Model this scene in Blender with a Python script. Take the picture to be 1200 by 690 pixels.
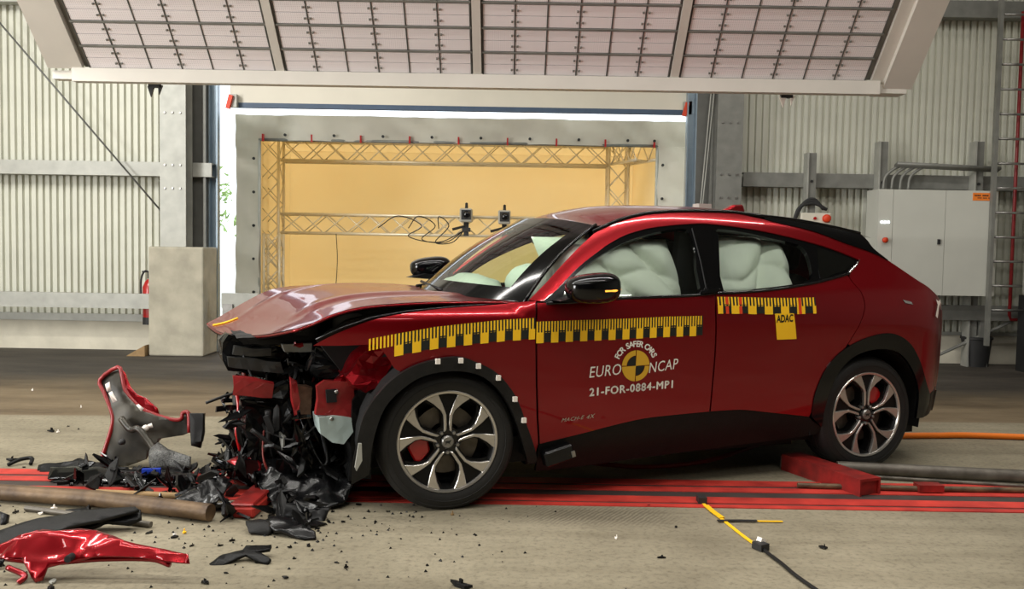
import bpy, bmesh, math, random
import numpy as np
from math import sin, cos, pi, radians, exp, log1p, atan2, sqrt
from mathutils import Vector, Matrix, Euler, noise
from mathutils.geometry import tessellate_polygon

# ------------------------------------------------------------------ clear
for o in list(bpy.data.objects):
    bpy.data.objects.remove(o)
scene = bpy.context.scene
col = scene.collection
rnd = random.Random(7)

# ------------------------------------------------------------------ camera
PITCH, ROLL, EYE = radians(3.0), radians(0.95), 1.36
fwd = Vector((0, cos(PITCH), -sin(PITCH)))
up0 = Vector((0, sin(PITCH), cos(PITCH)))
rt0 = Vector((1, 0, 0))
rt = rt0 * cos(ROLL) + up0 * sin(ROLL)
upv = -rt0 * sin(ROLL) + up0 * cos(ROLL)
cam_d = bpy.data.cameras.new('camera')
cam = bpy.data.objects.new('camera', cam_d)
col.objects.link(cam)
mw = Matrix((rt, upv, -fwd)).transposed().to_4x4()
mw.translation = Vector((0, 0, EYE))
cam.matrix_world = mw
cam_d.sensor_width = 36
cam_d.lens = 31.5
cam_d.clip_end = 300
scene.camera = cam

# ------------------------------------------------------------------ sky and lamps
world = bpy.data.worlds.new('overcast_sky')
scene.world = world
world.use_nodes = True
wb = world.node_tree.nodes['Background']
wb.inputs[0].default_value = (0.86, 0.93, 1.0, 1)
wb.inputs[1].default_value = 2.5

def area_lamp(name, loc, target, sx, sy, power, colour):
    l = bpy.data.lights.new(name, 'AREA')
    l.shape = 'RECTANGLE'; l.size = sx; l.size_y = sy
    l.energy = power; l.color = colour
    o = bpy.data.objects.new(name, l); col.objects.link(o)
    o.location = loc
    dirv = Vector(target) - Vector(loc)
    o.rotation_euler = dirv.to_track_quat('-Z', 'Y').to_euler()
    return o
WARM = (1.0, 0.965, 0.905)
area_lamp('hall_or_fill_lamp', (-0.8, 2.2, 6.4), (-0.8, 2.2, 0), 12.5, 0.12, 390, WARM)
area_lamp('hall_or_fill_lamp', (-0.8, 5.6, 6.4), (-0.8, 5.6, 0), 12.5, 0.12, 390, WARM)
area_lamp('hall_or_fill_lamp', (-6.5, 5.0, 5.6), (-3.5, 11.0, 1.0), 2.2, 1.2, 250, (1.0, 0.99, 0.95))
area_lamp('hall_or_fill_lamp', (-1.0, -2.5, 6.2), (-1.0, -2.5, 0), 9.0, 0.4, 220, WARM)  # added fill from the viewer side to brighten the airbags
area_lamp('left_fill_light', (-9.6, 1.0, 2.2), (0, 5.0, 1.2), 4.0, 3.4, 1000, (1.0, 1.0, 0.99))  # added light standing for daylight from the left; no gate there
area_lamp('hall_or_fill_lamp', (5.0, 8.9, 6.2), (5.0, 9.6, 0), 3.0, 0.4, 15, WARM)

scene.view_settings.view_transform = 'Standard'
scene.view_settings.look = 'None'
scene.view_settings.gamma = 1
scene.view_settings.use_curve_mapping = False
scene.view_settings.exposure = 0.0

# ------------------------------------------------------------------ materials
def lin(c):
    return tuple((x / 255 / 12.92 if x / 255 <= 0.04045 else ((x / 255 + 0.055) / 1.055) ** 2.4) for x in c)
def new_mat(name):
    m = bpy.data.materials.new(name); m.use_nodes = True
    nt = m.node_tree
    return m, nt, nt.nodes['Principled BSDF']
def mat(name, c, rough=0.6, metal=0.0, coat=0.0, var=0.0, scale=8.0, bump=0.0, bscale=60.0, spec=0.5, c2=None, detail=4.0):
    """plain surface with procedural colour variation and fine relief"""
    m, nt, b = new_mat(name)
    L = nt.links
    c = lin(c)
    b.inputs['Base Color'].default_value = (*c, 1)
    b.inputs['Roughness'].default_value = rough
    b.inputs['Metallic'].default_value = metal
    b.inputs['Specular IOR Level'].default_value = spec
    if coat:
        b.inputs['Coat Weight'].default_value = coat
        b.inputs['Coat Roughness'].default_value = 0.03
    if var > 0 or bump > 0:
        tc = nt.nodes.new('ShaderNodeTexCoord')
    if var > 0:
        n = nt.nodes.new('ShaderNodeTexNoise'); n.inputs['Scale'].default_value = scale; n.inputs['Detail'].default_value = detail
        L.new(tc.outputs['Object'], n.inputs['Vector'])
        r = nt.nodes.new('ShaderNodeValToRGB')
        lo = lin(c2) if c2 else tuple(x * (1 - var) for x in c)
        hi = c if c2 else tuple(min(1, x * (1 + var)) for x in c)
        r.color_ramp.elements[0].position = 0.3; r.color_ramp.elements[0].color = (*lo, 1)
        r.color_ramp.elements[1].position = 0.7; r.color_ramp.elements[1].color = (*hi, 1)
        L.new(n.outputs['Fac'], r.inputs['Fac']); L.new(r.outputs['Color'], b.inputs['Base Color'])
    if bump > 0:
        n2 = nt.nodes.new('ShaderNodeTexNoise'); n2.inputs['Scale'].default_value = bscale; n2.inputs['Detail'].default_value = 3
        L.new(tc.outputs['Object'], n2.inputs['Vector'])
        bp = nt.nodes.new('ShaderNodeBump'); bp.inputs['Strength'].default_value = bump; bp.inputs['Distance'].default_value = 0.01
        L.new(n2.outputs['Fac'], bp.inputs['Height']); L.new(bp.outputs['Normal'], b.inputs['Normal'])
    return m
def glass_mat(name, tint, refl=1.0, rough=0.0):
    m = bpy.data.materials.new(name); m.use_nodes = True
    nt = m.node_tree; nt.nodes.clear()
    out = nt.nodes.new('ShaderNodeOutputMaterial')
    tr = nt.nodes.new('ShaderNodeBsdfTransparent'); tr.inputs[0].default_value = (*tint, 1)
    gl = nt.nodes.new('ShaderNodeBsdfGlossy'); gl.inputs['Roughness'].default_value = rough
    fr = nt.nodes.new('ShaderNodeFresnel'); fr.inputs[0].default_value = 1.5
    mx = nt.nodes.new('ShaderNodeMixShader')
    nt.links.new(fr.outputs[0], mx.inputs[0]); nt.links.new(tr.outputs[0], mx.inputs[1]); nt.links.new(gl.outputs[0], mx.inputs[2])
    nt.links.new(mx.outputs[0], out.inputs[0])
    return m

M = {}
M['red'] = mat('red_metallic_paint', (140, 3, 17), 0.28, 0.75, 0.65, var=0.06, scale=300)
M['redplain'] = mat('red_primer_paint', (140, 22, 24), 0.45, 0.0, 0.3, var=0.15, scale=14)
M['gloss'] = mat('gloss_black_plastic', (7, 7, 8), 0.10, 0, 0, var=0.1, spec=0.4)
M['black'] = mat('black_plastic', (11, 11, 11), 0.45, spec=0.25, var=0.25, scale=20, bump=0.15, bscale=90)
M['blackshine'] = mat('scuffed_black_plastic', (13, 13, 14), 0.24, spec=0.35, var=0.4, scale=14, bump=0.12, bscale=30)
M['grain'] = mat('grained_black_plastic', (21, 20, 19), 0.5, spec=0.3, var=0.25, scale=25, bump=0.3, bscale=300)
M['dark'] = mat('dark_cavity', (8, 8, 8), 0.8, var=0.2)
M['rubber'] = mat('tyre_rubber', (20, 19, 18), 0.62, var=0.2, scale=20, bump=0.1, bscale=120)
M['alloy'] = mat('machined_alloy', (196, 192, 186), 0.28, 0.85, var=0.05, scale=60)
M['disc'] = mat('dull_disc_steel', (96, 90, 82), 0.45, 0.7, var=0.2, scale=20)
M['steel'] = mat('bare_steel', (150, 148, 144), 0.35, 0.8, var=0.15, scale=12)
M['chrome'] = mat('chrome', (215, 215, 215), 0.08, 1.0, var=0.02)
M['galv'] = mat('galvanised_steel', (168, 168, 160), 0.5, 0.25, var=0.12, scale=7, bump=0.05)
M['galvd'] = mat('dull_galvanised_steel', (128, 128, 122), 0.5, 0.25, var=0.14, scale=7, bump=0.05)
M['post'] = mat('grey_post_paint', (96, 96, 92), 0.5, 0.2, var=0.12, scale=6)
M['bluerail'] = mat('blue_grey_rail', (142, 158, 170), 0.35, 0.4, var=0.08)
M['sheet'] = mat('cream_corrugated_sheet', (205, 205, 191), 0.5, 0.05, var=0.05, scale=3)
M['cream'] = mat('cream_gate_panel', (214, 208, 192), 0.5, var=0.04, scale=2)
M['seal'] = mat('dark_blue_rubber_seal', (60, 80, 104), 0.5, var=0.1)
M['conc'] = mat('cast_concrete', (174, 168, 150), 0.85, var=0.16, scale=5, bump=0.25, bscale=25)
M['plinth'] = mat('plinth_concrete', (206, 200, 182), 0.85, var=0.1, scale=4, bump=0.2, bscale=25)
M['wood'] = mat('bare_wood', (150, 122, 84), 0.8, var=0.2, scale=12)
M['extred'] = mat('extinguisher_red', (178, 16, 18), 0.3, coat=0.5, var=0.05)
M['tarp'] = mat('grey_white_tarpaulin', (198, 193, 180), 0.55, var=0.06, scale=2.5, bump=0.25, bscale=3)
M['truss'] = mat('aluminium_truss', (224, 214, 190), 0.4, 0.4, var=0.05)
M['bankw'] = mat('bank_frame_paint', (212, 207, 197), 0.5, var=0.04, scale=3)
M['cable'] = mat('black_cable', (18, 18, 18), 0.5, var=0.1)
M['yellow'] = mat('yellow_vinyl', (255, 200, 30), 0.5, var=0.03)
M['tapeblk'] = mat('black_vinyl', (22, 26, 22), 0.5, var=0.05)
M['orange'] = mat('orange_vinyl', (214, 62, 22), 0.5, var=0.05)
M['white'] = mat('white_vinyl', (240, 232, 222), 0.5, var=0.02)
M['cab'] = mat('cabinet_paint', (196, 196, 186), 0.4, var=0.03, scale=3)
M['bin'] = mat('black_bin_plastic', (36, 36, 36), 0.6, var=0.15)
M['rust'] = mat('rusty_pipe_steel', (122, 98, 70), 0.55, 0.25, var=0.5, scale=9, c2=(62, 46, 34), bump=0.2, bscale=50)
M['pipe'] = mat('grey_pipe_steel', (112, 106, 96), 0.5, 0.35, var=0.3, scale=9, c2=(70, 64, 56), bump=0.1)
M['beamred'] = mat('worn_red_paint', (150, 32, 28), 0.45, var=0.35, scale=10, c2=(92, 22, 18), bump=0.1)
M['railred'] = mat('floor_rail_red', (205, 58, 46), 0.6, var=0.3, scale=5, c2=(150, 34, 26), bump=0.15)
M['railgrey'] = mat('floor_rail_slot', (58, 48, 44), 0.6, var=0.3, scale=6)
M['signor'] = mat('sign_orange', (236, 128, 44), 0.5, var=0.03)
M['greyplast'] = mat('grey_plastic', (58, 58, 56), 0.3, var=0.2, scale=14)
M['darkred'] = mat('dark_red_pipe_paint', (120, 24, 26), 0.4, var=0.05)
M['cabor'] = mat('orange_cable', (232, 120, 24), 0.5, var=0.05)
M['cabrd'] = mat('red_cable', (120, 34, 24), 0.5, var=0.05)
M['airbag'] = mat('airbag_fabric', (240, 244, 232), 0.75, var=0.03, bump=0.1, bscale=200)
M['inter'] = mat('cabin_trim', (30, 30, 30), 0.75, var=0.15)
M['seat'] = mat('seat_cloth', (44, 42, 40), 0.8, var=0.15)
M['tank'] = mat('milky_plastic', (176, 192, 188), 0.35, var=0.08, scale=9)
M['brown'] = mat('dirty_aluminium', (120, 92, 74), 0.5, 0.3, var=0.25, scale=30)
M['metalin'] = mat('raw_dark_panel', (84, 80, 70), 0.38, 0.35, var=0.35, scale=6, c2=(34, 32, 29))
M['tread'] = mat('glitter_film', (120, 120, 116), 0.4, 0.3, var=0.6, scale=150, c2=(40, 40, 40), bump=0.5, bscale=220)
M['amber'] = mat('amber_lens', (250, 140, 20), 0.3, var=0.02)
nt_ = M['amber'].node_tree; b_ = nt_.nodes['Principled BSDF']
b_.inputs['Emission Color'].default_value = (1.0, 0.42, 0.05, 1); b_.inputs['Emission Strength'].default_value = 1.6
M['led'] = mat('lit_white_led', (240, 245, 255), 0.4, var=0.02)
b_ = M['led'].node_tree.nodes['Principled BSDF']; b_.inputs['Emission Color'].default_value = (0.85, 0.92, 1, 1); b_.inputs['Emission Strength'].default_value = 2.5
M['blue'] = mat('blue_plastic', (30, 60, 170), 0.4, var=0.05)
M['glass'] = glass_mat('tinted_side_glass', (0.91, 0.965, 0.925))
M['wsglass'] = glass_mat('windshield_glass', (0.78, 0.88, 0.80))
M['glassdark'] = mat('privacy_glass', (8, 9, 8), 0.04, 0, 0.5, var=0.05)
M['lens'] = mat('camera_lens', (10, 10, 12), 0.08, var=0.1)
M['camgrey'] = mat('camera_housing', (170, 168, 160), 0.5, var=0.05)
M['redlens'] = mat('red_lamp_lens', (150, 8, 14), 0.1, coat=0.6, var=0.05)
M['foliage'] = mat('leaf_green', (150, 178, 112), 0.7, var=0.25, scale=4)
M['yard'] = mat('yard_paving', (190, 188, 180), 0.9, var=0.1, scale=2)

# perforated lamp cell face
def cell_mat():
    m, nt, b = new_mat('perforated_lamp_cell')
    L = nt.links
    tc = nt.nodes.new('ShaderNodeTexCoord')
    mp = nt.nodes.new('ShaderNodeMapping'); mp.inputs['Scale'].default_value = (62, 62, 62)
    L.new(tc.outputs['Object'], mp.inputs['Vector'])
    v = nt.nodes.new('ShaderNodeTexVoronoi'); v.inputs['Scale'].default_value = 1.0; v.inputs['Randomness'].default_value = 0.0
    L.new(mp.outputs['Vector'], v.inputs['Vector'])
    r = nt.nodes.new('ShaderNodeValToRGB')
    r.color_ramp.elements[0].position = 0.28; r.color_ramp.elements[0].color = (*lin((216, 208, 208)), 1)
    r.color_ramp.elements[1].position = 0.42; r.color_ramp.elements[1].color = (*lin((244, 237, 237)), 1)
    L.new(v.outputs['Distance'], r.inputs['Fac']); L.new(r.outputs['Color'], b.inputs['Base Color'])
    b.inputs['Roughness'].default_value = 0.45
    return m
M['cell'] = cell_mat()

# translucent tent cloth
def cloth_mat():
    m = bpy.data.materials.new('ochre_tent_cloth'); m.use_nodes = True
    nt = m.node_tree; nt.nodes.clear()
    L = nt.links
    out = nt.nodes.new('ShaderNodeOutputMaterial')
    tc = nt.nodes.new('ShaderNodeTexCoord')
    n = nt.nodes.new('ShaderNodeTexNoise'); n.inputs['Scale'].default_value = 1.2
    L.new(tc.outputs['Object'], n.inputs['Vector'])
    r = nt.nodes.new('ShaderNodeValToRGB')
    r.color_ramp.elements[0].color = (0.90, 0.74, 0.46, 1); r.color_ramp.elements[1].color = (0.93, 0.79, 0.52, 1)
    L.new(n.outputs['Fac'], r.inputs['Fac'])
    d = nt.nodes.new('ShaderNodeBsdfDiffuse'); t = nt.nodes.new('ShaderNodeBsdfTranslucent')
    L.new(r.outputs['Color'], d.inputs['Color']); L.new(r.outputs['Color'], t.inputs['Color'])
    mx = nt.nodes.new('ShaderNodeMixShader'); mx.inputs[0].default_value = 0.5
    L.new(d.outputs[0], mx.inputs[1]); L.new(t.outputs[0], mx.inputs[2]); L.new(mx.outputs[0], out.inputs[0])
    return m
M['tent'] = cloth_mat()

# floor: clean concrete in front, browner worn belt, dark asphalt along the gate wall
def floor_mat():
    m, nt, b = new_mat('hall_floor_concrete')
    L = nt.links
    N = nt.nodes.new
    tc = N('ShaderNodeTexCoord')
    sep = N('ShaderNodeSeparateXYZ'); L.new(tc.outputs['Object'], sep.inputs[0])
    def noise_(scale, detail=5, rough=0.6, mapscale=(1, 1, 1)):
        mp = N('ShaderNodeMapping'); mp.inputs['Scale'].default_value = mapscale
        L.new(tc.outputs['Object'], mp.inputs['Vector'])
        n = N('ShaderNodeTexNoise'); n.inputs['Scale'].default_value = scale; n.inputs['Detail'].default_value = detail
        n.inputs['Roughness'].default_value = rough
        L.new(mp.outputs['Vector'], n.inputs['Vector']); return n
    def ramp(src, stops):
        r = N('ShaderNodeValToRGB')
        e = r.color_ramp.elements
        while len(e) < len(stops): e.new(0.5)
        for k, (p, c) in enumerate(stops):
            e[k].position = p; e[k].color = (*c, 1)
        L.new(src, r.inputs['Fac']); return r
    def mix(f, a, c, mode='MIX'):
        x = N('ShaderNodeMix'); x.data_type = 'RGBA'; x.blend_type = mode
        if hasattr(f, 'node'): L.new(f, x.inputs[0])
        else: x.inputs[0].default_value = f
        L.new(a, x.inputs[6]); L.new(c, x.inputs[7]); return x.outputs[2]
    n1 = noise_(0.9, 6, 0.65)
    conc = ramp(n1.outputs['Fac'], [(0.3, lin((118, 110, 92))), (0.5, lin((139, 131, 111))), (0.72, lin((156, 147, 126)))])
    n2 = noise_(34, 4, 0.7)
    speck = ramp(n2.outputs['Fac'], [(0.28, (0.62, 0.6, 0.58)), (0.5, (1, 1, 1)), (0.75, (1.1, 1.08, 1.05))])
    c1 = mix(1.0, conc.outputs[0], speck.outputs[0], 'MULTIPLY')
    # drag streaks along the track
    n3 = noise_(1.6, 5, 0.6, (0.35, 3.5, 1))
    streak = ramp(n3.outputs['Fac'], [(0.36, (0.62, 0.6, 0.57)), (0.55, (1, 1, 1))])
    c1 = mix(0.45, c1, mix(1.0, c1, streak.outputs[0], 'MULTIPLY'))
    # worn brown belt
    n4 = noise_(1.3, 6, 0.7, (0.5, 1.6, 1))
    belt = ramp(n4.outputs['Fac'], [(0.3, lin((84, 70, 52))), (0.52, lin((112, 97, 75))), (0.75, lin((134, 118, 94)))])
    n5 = noise_(1.8, 6, 0.7, (0.4, 1.4, 1))
    tar = ramp(n5.outputs['Fac'], [(0.3, lin((46, 42, 38))), (0.55, lin((70, 64, 57))), (0.8, lin((92, 86, 78)))])
    def step(y0, width, wob):
        n = noise_(1.1, 5, 0.6)
        a = N('ShaderNodeMath'); a.operation = 'MULTIPLY_ADD'; L.new(n.outputs['Fac'], a.inputs[0]); a.inputs[1].default_value = wob; L.new(sep.outputs['Y'], a.inputs[2])
        mr = N('ShaderNodeMapRange'); L.new(a.outputs[0], mr.inputs[0])
        mr.inputs[1].default_value = y0 + wob * 0.5 - width; mr.inputs[2].default_value = y0 + wob * 0.5 + width
        return mr.outputs[0]
    # joint runs a little askew to the wall
    sk = N('ShaderNodeMath'); sk.operation = 'MULTIPLY_ADD'; L.new(sep.outputs['X'], sk.inputs[0]); sk.inputs[1].default_value = -0.045; L.new(sep.outputs['Y'], sk.inputs[2])
    mr1 = N('ShaderNodeMapRange'); L.new(sk.outputs[0], mr1.inputs[0]); mr1.inputs[1].default_value = 7.03; mr1.inputs[2].default_value = 7.09
    c2 = mix(mr1.outputs[0], c1, belt.outputs[0])
    c3 = mix(step(8.6, 0.5, 1.2), c2, tar.outputs[0])
    # fan of tyre scrub marks beside the rails
    def box1(sock, a, c, soft):
        lo = N('ShaderNodeMapRange'); L.new(sock, lo.inputs[0]); lo.inputs[1].default_value = a - soft; lo.inputs[2].default_value = a + soft
        hi = N('ShaderNodeMapRange'); L.new(sock, hi.inputs[0]); hi.inputs[1].default_value = c + soft; hi.inputs[2].default_value = c - soft
        mu = N('ShaderNodeMath'); mu.operation = 'MULTIPLY'; L.new(lo.outputs[0], mu.inputs[0]); L.new(hi.outputs[0], mu.inputs[1]); return mu.outputs[0]
    bxm = N('ShaderNodeMath'); bxm.operation = 'MULTIPLY'; L.new(box1(sep.outputs['X'], .12, .80, .12), bxm.inputs[0]); L.new(box1(sep.outputs['Y'], 4.38, 4.66, .07), bxm.inputs[1])
    mpw = N('ShaderNodeMapping'); mpw.inputs['Rotation'].default_value = (0, 0, .55); L.new(tc.outputs['Object'], mpw.inputs['Vector'])
    wv = N('ShaderNodeTexWave'); wv.inputs['Scale'].default_value = 14; wv.inputs['Distortion'].default_value = 3.5; wv.inputs['Detail'].default_value = 3; L.new(mpw.outputs['Vector'], wv.inputs['Vector'])
    mm = N('ShaderNodeMath'); mm.operation = 'MULTIPLY'; L.new(bxm.outputs[0], mm.inputs[0]); L.new(wv.outputs['Fac'], mm.inputs[1])
    m3 = N('ShaderNodeMath'); m3.operation = 'MULTIPLY'; L.new(mm.outputs[0], m3.inputs[0]); m3.inputs[1].default_value = .6
    dk = N('ShaderNodeRGB'); dk.outputs[0].default_value = (*lin((70, 64, 54)), 1)
    c3 = mix(m3.outputs[0], c3, dk.outputs[0])
    L.new(c3, b.inputs['Base Color'])
    b.inputs['Roughness'].default_value = 0.72
    b.inputs['Specular IOR Level'].default_value = 0.35
    bp = N('ShaderNodeBump'); bp.inputs['Strength'].default_value = 0.25; bp.inputs['Distance'].default_value = 0.01
    L.new(n2.outputs['Fac'], bp.inputs['Height']); L.new(bp.outputs['Normal'], b.inputs['Normal'])
    return m
M['floor'] = floor_mat()

# ------------------------------------------------------------------ helpers
def link(name, me, mats, parent=None):
    o = bpy.data.objects.new(name, me); col.objects.link(o)
    for m in (mats if isinstance(mats, (list, tuple)) else [mats]):
        me.materials.append(m)
    if parent is not None: o.parent = parent
    return o
def tag(o, label=None, cat=None, group=None, kind=None):
    if label: o['label'] = label
    if cat: o['category'] = cat
    if group: o['group'] = group
    if kind: o['kind'] = kind
    return o
def empty(name, loc, rz=0.0, label=None, cat=None, group=None):
    o = bpy.data.objects.new(name, None); col.objects.link(o)
    o.location = loc; o.rotation_euler = (0, 0, rz); o.empty_display_size = 0.1
    return tag(o, label, cat, group)
def copy_tree(o, parent=None):
    c = o.copy(); col.objects.link(c)
    if parent is not None: c.parent = parent
    for ch in list(o.children): copy_tree(ch, c)
    return c
class MB:
    """collects shapes into one mesh"""
    def __init__(s): s.v = []; s.f = []; s.mi = []; s.cur = 0
    def use(s, i): s.cur = i; return s
    def add(s, vs, fs, mtx=None):
        b = len(s.v)
        s.v += [tuple(mtx @ Vector(p)) for p in vs] if mtx is not None else [tuple(p) for p in vs]
        s.f += [tuple(b + i for i in f) for f in fs]; s.mi += [s.cur] * len(fs); return s
    def box(s, c, d, mtx=None, rot=None):
        x, y, z = d[0] / 2, d[1] / 2, d[2] / 2
        vs = [Vector((sx * x, sy * y, sz * z)) for sx in (-1, 1) for sy in (-1, 1) for sz in (-1, 1)]
        if rot is not None:
            R = Euler(rot).to_matrix(); vs = [R @ p for p in vs]
        vs = [p + Vector(c) for p in vs]
        return s.add(vs, [(0, 1, 3, 2), (4, 6, 7, 5), (0, 4, 5, 1), (2, 3, 7, 6), (0, 2, 6, 4), (1, 5, 7, 3)], mtx)
    def bx(s, x0, x1, y0, y1, z0, z1): return s.box(((x0 + x1) / 2, (y0 + y1) / 2, (z0 + z1) / 2), (x1 - x0, y1 - y0, z1 - z0))
    def tube(s, path, r, n=8, cap=True):
        P = [Vector(p) for p in path]; rr = r if isinstance(r, (list, tuple)) else [r] * len(P)
        vs = []; fs = []
        ref = None
        for i, p in enumerate(P):
            t = (P[min(i + 1, len(P) - 1)] - P[max(i - 1, 0)]).normalized()
            if ref is None:
                ref = t.orthogonal().normalized()
            a = (ref - t * ref.dot(t))
            a = a.normalized() if a.length > 1e-6 else t.orthogonal().normalized()
            ref = a; b2 = t.cross(a)
            for k in range(n):
                an = 2 * pi * k / n
                vs.append(p + (a * cos(an) + b2 * sin(an)) * rr[i])
        for i in range(len(P) - 1):
            for k in range(n):
                k2 = (k + 1) % n
                fs.append((i * n + k, i * n + k2, (i + 1) * n + k2, (i + 1) * n + k))
        if cap:
            fs.append(tuple(range(n - 1, -1, -1))); fs.append(tuple((len(P) - 1) * n + k for k in range(n)))
        return s.add(vs, fs)
    def lathe(s, prof, n=48, mtx=None, closed=False):
        """profile of (r, y): revolved about the local y axis"""
        vs = []; fs = []
        m = len(prof)
        for k in range(n):
            a = 2 * pi * k / n
            for r, y in prof: vs.append((r * cos(a), y, r * sin(a)))
        for k in range(n):
            k2 = (k + 1) % n
            for j in range(m - 1 if not closed else m):
                j2 = (j + 1) % m
                fs.append((k * m + j, k * m + j2, k2 * m + j2, k2 * m + j))
        return s.add(vs, fs, mtx)
    def prism(s, poly, h0, h1, mtx=None):
        """2-D polygon (x,y) extruded from z=h0 to z=h1, then mtx"""
        n = len(poly)
        if poly_area(poly) < 0: poly = poly[::-1]
        vs = [(x, y, h0) for x, y in poly] + [(x, y, h1) for x, y in poly]
        tr = tessellate_polygon([[Vector((x, y, 0)) for x, y in poly]])
        fs = []
        for t in tr:
            a, b2, c = t
            if poly_area([poly[a], poly[b2], poly[c]]) < 0: t = (a, c, b2)
            fs.append((t[2], t[1], t[0])); fs.append(tuple(n + i for i in t))
        for i in range(n):
            j = (i + 1) % n
            fs.append((i, j, n + j, n + i))
        return s.add(vs, fs, mtx)
    def grid(s, fn, nu, nv, flip=False):
        vs = [fn(i / nu, j / nv) for i in range(nu + 1) for j in range(nv + 1)]
        fs = []
        for i in range(nu):
            for j in range(nv):
                q = (i * (nv + 1) + j, (i + 1) * (nv + 1) + j, (i + 1) * (nv + 1) + j + 1, i * (nv + 1) + j + 1)
                fs.append(q[::-1] if flip else q)
        return s.add(vs, fs)
    def build(s, name, mats, parent=None, smooth=False, angle=None):
        me = bpy.data.meshes.new(name); me.from_pydata(s.v, [], s.f); me.validate(); me.update()
        o = link(name, me, mats, parent)
        if any(s.mi) and len(me.polygons) == len(s.mi): me.polygons.foreach_set('material_index', s.mi)
        if smooth:
            me.shade_smooth()
            if angle is not None: me.set_sharp_from_angle(angle=radians(angle))
        return o
def poly_area(p):
    return 0.5 * sum(p[i][0] * p[(i + 1) % len(p)][1] - p[(i + 1) % len(p)][0] * p[i][1] for i in range(len(p)))
def cr(pts, n=6):
    """open Catmull-Rom through points"""
    if len(pts) < 3: return list(pts)
    P = [Vector(p) for p in pts]
    P = [P[0] * 2 - P[1]] + P + [P[-1] * 2 - P[-2]]
    out = []
    for i in range(1, len(P) - 2):
        a, b, c, d = P[i - 1], P[i], P[i + 1], P[i + 2]
        for k in range(n):
            t = k / n
            q = 0.5 * ((2 * b) + (c - a) * t + (2 * a - 5 * b + 4 * c - d) * t * t + (3 * b - a - 3 * c + d) * t ** 3)
            out.append(tuple(q))
    out.append(tuple(P[-2]))
    return out
def loop(*segs):
    """joins point lists to one closed outline, dropping repeated joints"""
    out = []
    for s in segs:
        for p in s:
            if not out or (Vector(p) - Vector(out[-1])).length > 1e-4: out.append(tuple(p))
    if (Vector(out[0]) - Vector(out[-1])).length < 1e-4: out.pop()
    return out
def interp(x, xs, ys): return float(np.interp(x, xs, ys))

# ================================================================== SETTING
def struct(o): o['kind'] = 'structure'; return o
m = MB(); m.bx(-14, 14, -12, 11.6, -0.2, 0); floor = struct(m.build('floor', M['floor']))
m = MB(); m.bx(-40, 40, 11.6, 60, -0.25, -0.03); struct(m.build('floor_yard', M['yard']))
# red-painted steel guide rails let into the floor
def rail(y0, y1, h, mt, name, lip=None):
    r = MB()
    n = 24
    for k in range(n):
        x0 = -6 + 12 * k / n; x1 = -6 + 12 * (k + 1) / n - 0.004
        r.bx(x0, x1, y0, y1, 0.0, h)
    o = r.build(name, M[mt], floor); o['kind'] = 'stuff'; return o
def rail1(y0, y1, h, mt):
    r = MB(); r.bx(-7, 9, y0, y1, 0.0005, h); return r.build('guide_rail' if 'red' in mt else 'rail_slot', M[mt], floor)
rail1(5.12, 5.235, 0.006, 'railred'); rail1(5.08, 5.12, 0.002, 'railgrey')
rail1(4.985, 5.08, 0.006, 'railred'); rail1(4.875, 4.985, 0.002, 'railgrey')
rail1(4.76, 4.875, 0.006, 'railred'); rail1(4.68, 4.735, 0.005, 'railred'); rail1(4.735, 4.76, 0.002, 'railgrey')

WY = 11.25
def corrugated(name, x0, x1, z0, z1, y, pitch=0.085, depth=0.038):
    r = MB(); prof = []
    x = x0
    while x < x1:
        for dx, dy in ((0, 0), (0.010, -depth), (0.050, -depth), (0.060, 0)):
            if x + dx <= x1 + 1e-6: prof.append((x + dx, y + dy))
        x += pitch
    vs = [(px, py, z) for px, py in prof for z in (z0, z1)]
    fs = [(2 * i, 2 * i + 2, 2 * i + 3, 2 * i + 1) for i in range(len(prof) - 1)]
    r.add(vs, fs)
    return r.build(name, M['sheet'])
wl = struct(corrugated('wall_back', -10, -3.72, 0.34, 7.0, WY))
wr = corrugated('corrugated_sheet', 2.22, 10, 0.34, 7.0, WY); wr.parent = wl
r = MB(); r.bx(-3.75, 2.3, WY - 0.06, WY + 0.05, 3.6, 7.0); r.build('lintel_panel', M['cream'], wl)
r = MB(); r.bx(-10, -3.7, WY - 0.06, WY + 0.1, 0, 0.36); struct(r.build('baseboard_back', M['plinth']))
r = MB(); r.bx(2.2, 10, WY - 0.06, WY + 0.1, 0, 0.36); r.build('plinth_kerb', M['plinth'], bpy.data.objects['baseboard_back'])
r = MB(); r.bx(-9.5, -4.4, WY - 0.10, WY - 0.06, 0.36, 0.45); struct(r.build('trim_1', M['galv']))
r = MB(); r.bx(4.0, 9.5, WY - 0.10, WY - 0.06, 0.36, 0.40); struct(r.build('trim_2', M['galv']))
# horizontal wall girts (C-profiles)
def girt(x0, x1, zc, y, h=0.17, mt='galv'):
    g = MB(); g.bx(x0, x1, y - 0.02, y, zc - h / 2, zc + h / 2)
    g.bx(x0, x1, y, y + 0.14, zc + h / 2 - 0.012, zc + h / 2); g.bx(x0, x1, y, y + 0.14, zc - h / 2, zc - h / 2 + 0.012)
    return g.build('wall_girt', M[mt], wl)
girt(-9.5, -4.3, 2.245, 11.02); girt(-4.0, -3.70, 2.245, 11.04); girt(2.8, 9.5, 2.24, 11.02, mt='galvd'); girt(3.0, 9.5, 4.33, 11.02, 0.2, mt='galvd')
girt(-9.5, -4.3, 4.33, 11.02, 0.2)
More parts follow.
